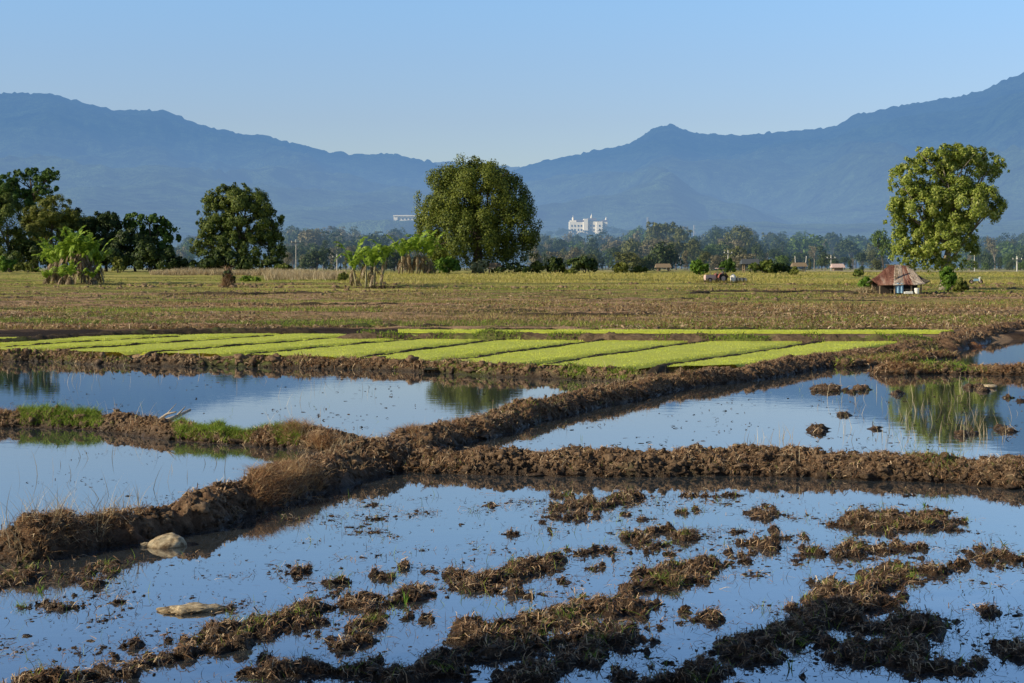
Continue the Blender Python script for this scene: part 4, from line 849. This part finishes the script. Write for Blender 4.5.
# tall pale tree stems standing in front of the belt
# far road with low wall
def strip(name, px0, px1, D_, wd, z, mat, kind='structure'):
    n = 60; xs = (np.linspace(px0, px1, n)-CX)/F*D_; V = []
    for x in xs:
        g = float(gz(x, D_)); V += [[x, D_-wd, g-.2], [x, D_-wd*.8, g+z], [x, D_+wd*.8, g+z], [x, D_+wd, g-.2]]
    tag(obj(name, mesh(name, V, grid_q(n, 4), mat)), kind=kind)
M['road'] = plain('pale_road', (.36, .32, .25), .9, .15, .1)
strip('road', 800, 1300, 318, 3, .18, M['road'])
strip('road', 560, 700, 330, 2, .08, M['road'])

# ------------------------------------------------------------------ hut
M['rust'] = None
def tin_mat(name, cols, sc=.9):
    m, nt, out = nodes(name); f = noise(nt, 1, 5, stretch=(1.9, .5, .35), rough=.6)
    c = ramp(nt, f, [(.3+.4*i/(len(cols)-1), q) for i, q in enumerate(cols)])
    wv = N(nt, 'ShaderNodeTexWave'); wv.inputs['Scale'].default_value = 3.2; g = N(nt, 'ShaderNodeNewGeometry'); nt.links.new(g.outputs['Position'], wv.inputs[0])
    sh = bsdf(nt, c, .6, .3, wv.outputs[1], .04, .8); nt.links.new(sh, out.inputs[0]); return m
M['rust'] = tin_mat('rusty_tin', [(.10, .035, .025), (.21, .085, .06), (.33, .17, .125), (.50, .38, .32)])
M['tin'] = tin_mat('grey_tin', [(.22, .14, .11), (.46, .38, .32), (.68, .62, .55)])
M['thatch'] = tin_mat('old_thatch', [(.06, .05, .04), (.14, .12, .09), (.22, .19, .15)])
M['wood'] = plain('old_wood', (.24, .18, .12), .85, .35, 4)
M['boards'] = plain('dark_planks', (.05, .04, .035), .9, .3, 3)  # dark boards of the hut's back and side walls
M['blue'] = plain('faded_blue', (.25, .42, .58), .7, .2, 3)
hp = G(899, 293.5); D = hp[1]; s = D/F
hut = empty('field_hut', hp, 'low open hut with a sagging patched rusty tin roof beside the big yellow-green tree', 'hut')
def hx(px): return (px-899)*s
def hz(py): return (293.5-py)*s
def roof_panel(name, pts, mat, thick=.05, waves=True):
    """pts: ridge-left, ridge-right, eave-right, eave-left (x,y,z)"""
    a, b, c, d = [np.array(p, float) for p in pts]; nu, nv = 40, 6; V = []
    for j in range(nv):
        for i in range(nu):
            u, v = i/(nu-1), j/(nv-1); p = (a*(1-u)+b*u)*(1-v)+(d*(1-u)+c*u)*v; p = p+np.array([0, 0, math.sin(i*1.9)*.025-math.sin(v*math.pi)*.10+random.uniform(-.012, .012)]); V.append(p)
    me = mesh(name, V, grid_q(nv, nu), mat); o = obj(name, me, hut); md = o.modifiers.new('thick', 'SOLIDIFY'); md.thickness = thick; return o
yr, yf, yb = 0, -1.9, 1.9
rl, rr_ = hx(889), hx(908)
roof_panel('roof', [(rl, yr, hz(265.5)), (hx(896), yr, hz(265.5)), (hx(889), yf, hz(285)), (hx(873.5), yf, hz(285.5))], M['rust'])
tag(bpy.data.objects[hut.children[-1].name], 'brown rusty roof sheets on the left')
o = roof_panel('roof', [(hx(895), yr-.03, hz(265.2)), (hx(901), yr-.03, hz(265.2)), (hx(901), yf-.04, hz(284.6)), (hx(888.5), yf-.04, hz(285.4))], M['tin']); o['label'] = 'pale grey tin sheet in the middle'
o = roof_panel('roof', [(hx(900.5), yr-.06, hz(265.8)), (hx(907), yr-.06, hz(266.8)), (hx(909.5), yf-.08, hz(285)), (hx(900), yf-.08, hz(284.8))], M['rust'])
o = roof_panel('roof', [(hx(906), yr-.09, hz(266.6)), (hx(913), yr-.5, hz(271)), (hx(920), yf-.1, hz(284)), (hx(908.5), yf-.1, hz(285))], M['tin']); o['label'] = 'pale patched sheet at the right'
o = roof_panel('roof', [(hx(912), yr-.5, hz(270.5)), (hx(916), yr+.3, hz(274)), (hx(926.5), yf+.5, hz(281)), (hx(919), yf-.06, hz(284.2))], M['thatch'])
o = roof_panel('roof', [(rl, yr+.02, hz(265.3)), (hx(910), yr+.02, hz(268)), (hx(922), yb, hz(283)), (hx(874), yb, hz(284))], M['rust'])
o = roof_panel('roof', [(hx(888), yr-.05, hz(266)), (hx(889), yr-.02, hz(266.5)), (hx(874), yf-.05, hz(285.2)), (hx(868.5), yf+.6, hz(280))], M['rust'])
o = roof_panel('roof', [(hx(888), yr+.05, hz(266)), (hx(889), yr+.6, hz(268)), (hx(871), yb, hz(283)), (hx(868.3), yf+.6, hz(279.8))], M['thatch'])
for px, yy in ((876, -1.6), (890.5, -1.65), (907, -1.6), (916.5, -1.6), (876, 1.6), (897, 1.6), (918, 1.5)):
    MB().tube([(hx(px), yy, -.1), (hx(px)+.03, yy, hz(283.4))], [.09, .08], 7).build('post', M['wood'], hut)
mb = MB(); mb.box((hx(898), 1.2, .75), (4.3, .08, 1.5)); mb.build('back_wall', M['boards'], hut)
mb = MB(); mb.box((hx(882), -.9, .55), (1.3, .08, 1.3)); mb.build('side_wall', M['boards'], hut)
mb = MB(); mb.box((hx(900), -.9, .42), (2.6, 1.2, .07))
for dx in (-1.2, 1.2):
    for dy in (-1.4, -.4): mb.box((hx(900)+dx, dy, .2), (.08, .08, .4))
mb.build('platform', M['wood'], hut)
mb = MB()
for k in range(3): mb.tube([(hx(890)+k*.12, -1.4, .25), (hx(893)+k*.1, -1.2, hz(266))], [.035, .03], 5)
mb.tube([(rl-.3, 0, hz(265)), (hx(910), 0, hz(266.5))], [.06, .06], 6); mb.build('rafter', M['wood'], hut)
cl = MB(); 
V, U = np.meshgrid(np.linspace(0, 1, 12), np.linspace(0, 1, 14)); Pz = np.stack([hx(891)+hp[0]+U*.75, hp[1]-1.85+.07*np.sin(U*14), hp[2]+1.02-.95*V+0*U], -1)
o = obj('hanging_cloth', mesh('hanging_cloth', Pz.reshape(-1, 3), grid_q(14, 12), M['blue'], True)); tag(o, 'faded blue cloth hanging from the front post of the rusty hut', 'cloth')
mb = MB(); mb.box((0, 0, .11), (.8, .25, .2)); mb.box((.08, 0, .23), (.6, .22, .05)); tag(mb.build('feed_sack', M['white'], None, (hp[0]+hx(903), hp[1]-2.1, hp[2])), 'white bundle lying on the ground in front of the hut opening', 'sack')
mb = MB(); mb.tube([(0, 0, 0), (0, 0, .05), (0, 0, .5), (0, 0, .55)], [.18, .2, .23, .2], 12); tag(mb.build('water_jar', M['white'], None, (hp[0]+hx(911.5), hp[1]-2.0, hp[2])), 'pale pot standing right of the hut opening', 'pot')

# ------------------------------------------------------------------ tractor and tank
M['redpaint'] = plain('faded_red_paint', (.30, .11, .09), .55, .35, 3)
M['pinkpaint'] = plain('sun_bleached_paint', (.62, .46, .42), .6, .15, 3)
M['tyre'] = plain('tyre', (.035, .032, .03), .9, .2, 3)
tp = G(717, 283); tr = empty('tractor', tp, 'old faded red tractor with a bleached bonnet parked in the field', 'tractor'); s = tp[1]/F
def wheel(x, y, r, wd, parent):
    mb = MB(); prof = [(r*.55, -wd/2), (r*.92, -wd/2), (r, -wd*.3), (r, wd*.3), (r*.92, wd/2), (r*.55, wd/2)]; n = 24; V = []
    for k in range(n):
        t = 2*math.pi*k/n
        for q, yy in prof: V.append([math.cos(t)*q, yy, math.sin(t)*q])
    m_ = len(prof); Q = [[k*m_+i, k*m_+(i+1) % m_, ((k+1) % n)*m_+(i+1) % m_, ((k+1) % n)*m_+i] for k in range(n) for i in range(m_)]
    mb.add(V, Q); w_ = mb.build('wheel', M['tyre'], parent, (x, y, r))
    MB().tube([(0, -wd*.35, 0), (0, wd*.35, 0)], [r*.56, r*.56], 16).build('rim', M['pinkpaint'], w_); return w_
for yy in (-.65, .65): wheel(.55, yy, .62, .34, tr); wheel(-1.35, yy*.85, .36, .2, tr)
mb = MB(); mb.box((-1.05, 0, .85), (1.6, .62, .5), tap=.9); mb.box((-1.05, 0, .52), (1.5, .4, .25)); mb.box((-1.8, 0, .8), (.1, .55, .45)); mb.build('bonnet', M['pinkpaint'], tr)
for yy in (-.68, .68):
    mb = MB(); P3 = [(.55+math.cos(t)*.74, yy, .62+math.sin(t)*.74) for t in np.linspace(.15, 3.0, 9)]
    for p, q in zip(P3[:-1], P3[1:]):
        p, q = np.array(p), np.array(q); V = [p-[0, .2, 0], p+[0, .2, 0], q+[0, .2, 0], q-[0, .2, 0]]; V = V+[v+np.array([0, 0, .04]) for v in V]; mb.add(V, [[0, 1, 2, 3], [7, 6, 5, 4], [0, 4, 5, 1], [2, 6, 7, 3], [1, 5, 6, 2], [0, 3, 7, 4]])
    mb.build('fender', M['redpaint'], tr)
mb = MB(); mb.box((.2, 0, .8), (1.3, .5, .4)); mb.box((-.2, 0, 1.05), (.25, .5, .35)); mb.build('body', M['redpaint'], tr)
mb = MB(); mb.box((.6, 0, 1.15), (.5, .5, .1)); mb.box((.85, 0, 1.38), (.1, .5, .4)); mb.build('seat', M['darkmetal'], tr)
mb = MB(); mb.tube([(-.1, 0, 1.15), (.1, 0, 1.42)], [.03, .03], 6); mb.tube([(.1+.02*math.sin(t), .2*math.cos(t), 1.42+.2*math.sin(t)) for t in np.linspace(0, 6.28, 13)], .025, 6); mb.build('steering_wheel', M['darkmetal'], tr)
mb = MB(); mb.tube([(-.9, .2, 1.05), (-.9, .2, 1.65)], [.04, .035], 8); mb.build('exhaust_pipe', M['darkmetal'], tr)
mb = MB()
for yy in (-.5, .5): mb.tube([(1.0, yy, .9), (1.05, yy, 1.9), (.0, yy, 1.95)], [.04, .04, .04], 6)
mb.build('roll_bar', M['darkmetal'], tr); mb = MB(); mb.box((.45, 0, 1.98), (1.0, 1.1, .05)); mb.build('canopy', M['pinkpaint'], tr)
tk = np.array(tp)+[1.9, .3, 0]; e = empty('water_tank', tk, 'small white plastic tank standing right of the red tractor', 'tank')
mb = MB(); mb.tube([(0, 0, 0), (0, 0, .1), (0, 0, .75), (0, 0, .92), (0, 0, 1.0)], [.3, .34, .34, .2, .1], 14); mb.build('tank_body', M['white'], e, smooth=True); MB().tube([(0, 0, 1.0), (0, 0, 1.06)], [.12, .12], 10).build('lid', M['blue'], e)
pl = np.array(tp)+[2.75, .2, 0]; e = empty('disc_plough', pl, 'dark disc plough lying in the grass right of the white tank', 'plough')
mb = MB(); mb.box((0, 0, .55), (1.3, .12, .12)); mb.box((-.3, .3, .7), (.1, .7, .1)); mb.build('frame', M['darkmetal'], e)
for k in range(3): MB().tube([(-.45+k*.45, -.05, .33), (-.40+k*.45, .05, .33)], [.31, .28], 16).build('disc', M['darkmetal'], e)

tr.scale = (.86, .86, .86); tr.rotation_euler = (0, 0, .35)
P_ = np.column_stack([tp[0]+rng.uniform(-2.6, 3.6, 500), tp[1]-1.2+rng.normal(0, .3, 500), np.full(500, tp[2])])
stuff('weeds', blades(P_, rng.uniform(.25, .7, 500), .06, .4, .4, 2), M['olive_grass'])
# ------------------------------------------------------------------ motorbike at right
mp_ = G(976, 284); mp_[2] += 0
mk = empty('motorbike', mp_, 'pale blue motorbike parked in the field right of the yellow-green tree', 'motorbike')
for x in (-.62, .62):
    w_ = wheel(x, 0, .31, .1, mk)
mb = MB(); mb.box((0, 0, .55), (.7, .22, .3), tap=.8); mb.box((.35, 0, .62), (.35, .16, .18)); mb.build('body', M['blue'], mk)
mb = MB(); mb.box((-.3, 0, .8), (.75, .24, .1), tap=.85); mb.build('seat', M['darkmetal'], mk)
mb = MB(); mb.tube([(.62, 0, .31), (.42, 0, .95)], [.04, .035], 6); mb.tube([(.40, -.33, 1.0), (.44, 0, .95), (.40, .33, 1.0)], [.025]*3, 6); mb.build('handlebar', M['darkmetal'], mk)
mb = MB(); mb.tube([(.46, -.06, .9), (.6, -.0, .88)], [.1, .07], 10); mb.build('headlight', M['white'], mk); mk.scale = (.85, .85, .85)
mb = MB(); mb.box((.45, 0, .6), (.12, .34, .5)); mb.build('leg_shield', M['white'], mk)
mb = MB(); mb.tube([(0, -.1, .3), (-.75, -.14, .36)], [.035, .05], 8); mb.build('exhaust_pipe', M['darkmetal'], mk)

# ------------------------------------------------------------------ field shelters and tiny house
def shelter(px, D_, wm, hm, lb, roofmat, walls=False, name='field_shelter', cat='shelter'):
    b0 = GD(px, D_); e = empty(name, b0, lb, cat)
    for dx in (-.42, .42):
        for dy in (-.9, .9): MB().tube([(dx*wm, dy, -.1), (dx*wm, dy, hm)], [.09, .08], 6).build('post', M['wood'], e)
    mb = MB(); w2 = wm/2+.3; V = [(-w2, -1.5, hm-.1), (w2, -1.5, hm-.1), (w2, 1.5, hm-.1), (-w2, 1.5, hm-.1), (-w2*.9, 0, hm+.65), (w2*.9, 0, hm+.65)]
    mb.add(V[:4], [[3, 2, 1, 0]]); mb.add([V[0], V[1], V[5], V[4]], [[0, 1, 2, 3]]); mb.add([V[2], V[3], V[4], V[5]], [[0, 1, 2, 3]]); mb.add([V[0], V[4], V[3]], [[0, 1, 2]]); mb.add([V[1], V[2], V[5]], [[0, 1, 2]])
    mb.build('roof', roofmat, e)
    if walls: MB().box((0, .1, hm/2), (wm*.8, 1.7, hm-.15)).build('wall', M['wood'], e)
    else: MB().box((0, 0, .6), (wm*.8, 1.6, .08)).build('platform', M['wood'], e)
shelter(750, 236, 2.2, 1.5, 'tiny dark-roofed shelter at the left end of the hedge', M['darkmetal'])
shelter(799, 300, 2.2, 1.1, 'low flat field shelter beneath the twin leaning poles', M['wood'])
shelter(837.5, 318, 2.0, .9, 'tiny house with a faded pink tin roof by the far road', M['pinkpaint'], True, 'small_house', 'house')
shelter(663, 300, 2.4, .9, 'dark little shelter at the edge of the trees left of the tractor', M['wood'])
shelter(494, 232, 1.6, .9, 'small dark wooden stall under the central tree', M['wood'])

# ------------------------------------------------------------------ rubbish and branches by the water
m, nt_, out = nodes('sack_plastic'); f = noise(nt_, 14, 6, rough=.7); c = ramp(nt_, f, [(.35, (.24, .17, .10)), (.52, (.50, .40, .26)), (.7, (.68, .58, .41))])
wv = noise(nt_, 90, 3); g_ = N(nt_, 'ShaderNodeNewGeometry'); s_ = N(nt_, 'ShaderNodeSeparateXYZ'); nt_.links.new(g_.outputs['Position'], s_.inputs[0]); st_ = ramp(nt_, math_n(nt_, 'ADD', math_n(nt_, 'MULTIPLY', s_.outputs[2], 5), math_n(nt_, 'MULTIPLY', f, .6)), [(.25, (.28, .22, .16)), (.55, (1, 1, 1))]); c = mixc(nt_, 1.0, c, st_, 'MULTIPLY'); nt_.links.new(bsdf(nt_, c, .7, .25, math_n(nt_, 'ADD', wv, f), .006, .7), out.inputs[0]); M['sack'] = m
def blob_mesh(rx, ry, rz, seed, amp, sub=5, flat0=-.2, wr=3.0):
    import bmesh
    bm = bmesh.new(); bmesh.ops.create_icosphere(bm, subdivisions=sub, radius=1); V = np.array([v.co[:] for v in bm.verts]); Q = np.array([[v.index for v in f.verts] for f in bm.faces]); bm.free()
    d = 1+amp*(fbm(V[:, 0]*1.3+seed, V[:, 1]*1.3, V[:, 2]*1.3, s=seed, o=2)-.5)*2+amp*.35*(np.abs(fbm(V[:, 0]*wr+seed, V[:, 1]*wr, V[:, 2]*wr*2, s=seed+3, o=4, g=.6)-.5)*-2+.3)
    return V*d[:, None]*np.array([rx, ry, rz]), Q
p = W(163, 547.5); e = empty('plastic_sack', (p[0], p[1]+.12, 0), 'whitish bulging sack half sunk in the water against the left bund', 'sack')
V, Q = blob_mesh(.225, .19, .175, 4, .2); V[:, 0] += V[:, 2]*.35
obj('sack_body', mesh('sack_body', V+np.array([0, 0, -.035]), Q, M['sack'], True), e)
V, Q = blob_mesh(.075, .08, .035, 8, .4, 3); obj('tied_end', mesh('tied_end', V+np.array([-.2, -.04, .0]), Q, M['sack'], True), e)
p = W(188, 611); V, Q = blob_mesh(.25, .15, .04, 11, .7, 5, wr=6); V[:, 2] += .03*(fbm(V[:, 0]*9, V[:, 1]*9, s=4, o=2)-.4); V[:, 1] += V[:, 0]*.2
tag(obj('plastic_sheet', mesh('plastic_sheet', V, Q, M['sack'], True), None, (p[0], p[1], .01)), 'crumpled dirty white plastic sheet floating in the nearest pond', 'plastic sheet')
p = W(968, 389.5); V, Q = blob_mesh(.17, .13, .05, 21, .5, 4); tag(obj('plastic_scrap', mesh('plastic_scrap', V, Q, M['sack'], True), None, (W(989, 388)[0], W(989, 388)[1], .04)), 'pale scrap lying on mud in the right pond', 'plastic scrap')
def branch(pts, r, lb):
    P3 = [W(px, py, z) for px, py, z in pts]; o0 = P3[0].copy(); mb = MB(); n = len(P3); mb.tube([q-o0 for q in P3], [r*(1-.6*i/n) for i in range(n)], 8)
    mid = P3[n//2]-o0; mb.tube([mid, mid+np.array([.15, .1, .18])], [r*.5, r*.15], 6)
    tag(mb.build('fallen_branch', M['branch'], None, o0, True), lb, 'branch')
M['branch'] = plain('bleached_wood', (.46, .39, .31), .85, .3, 8)
branch([(165, 421, .22), (176, 417, .28), (190, 410, .34)], .045, 'bleached broken branch on the left bund, the thick right one')
branch([(160, 419, .25), (167, 414, .33), (176, 412, .38)], .025, 'thin bleached stick left of the thick broken branch')
# young aquatic weeds
for px, py, h, lb in [(310, 601, .11, 'bright green young weed leaf on the mud left of centre'), (567, 548, .1, 'light green upright seedling in open water near the centre'), (560, 618, .11, 'yellow-green leaf standing on the dark central mud bank'), (928, 664, .09, 'green leaf on the dark mud at the bottom right'), (790, 668, .13, 'bright green grass leaf at the bottom edge right of centre'), (1003, 545, .12, 'green weed with narrow leaves in water at the right edge'), (40, 592, .11, 'pale green sprout at the far left of the near pond'), (405, 604, .16, 'bent long-leaved green shoot on the central left mud bank'), (925, 506, .12, 'pale sprout behind the right mud bank'), (590, 497, .09, 'small sprout beside the far mud bank in the near pond')]:
    p = W(px, py); n = 5; P_ = np.tile([0, 0, -.02], (n, 1)).astype(float); P_[:, :2] += rng.normal(0, .006, (n, 2))
    vq = blades(P_, rng.uniform(.6, 1.2, n)*h, rng.uniform(.012, .022, n), .35, .3, 5)
    tag(obj('water_weed', mesh('water_weed', *vq, L['bright'], True), None, (p[0], p[1], .01)), lb, 'water weed', 'young water weeds in the near pond')

# ------------------------------------------------------------------ roadside trees left of the camera; their shadow falls on the nearest water
SHADE = [(-8.0, 8.7, 7.2), (-9.5, 7.2, 7.6), (-7.2, 6.4, 6.0)]
for i, (x, y, h) in enumerate(SHADE):
    e = empty('roadside_tree', (x, y, float(gz(x, y))), 'leafy roadside tree beside the viewpoint, outside the photo', 'tree', 'roadside trees')
    bl = [(random.uniform(-1.2, 1.2), random.uniform(-1, 1), h*random.uniform(.5, .9), 1.3, 1.2, 1.0) for _ in range(7)]
    obj('crown', crown_mesh(bl, 5000, .16, L['olive'], 12), e); limbs((0, 0, -.2), (0, 0, h*.8), bl, .14, i).build('trunk', M['bark'], e, smooth=True)
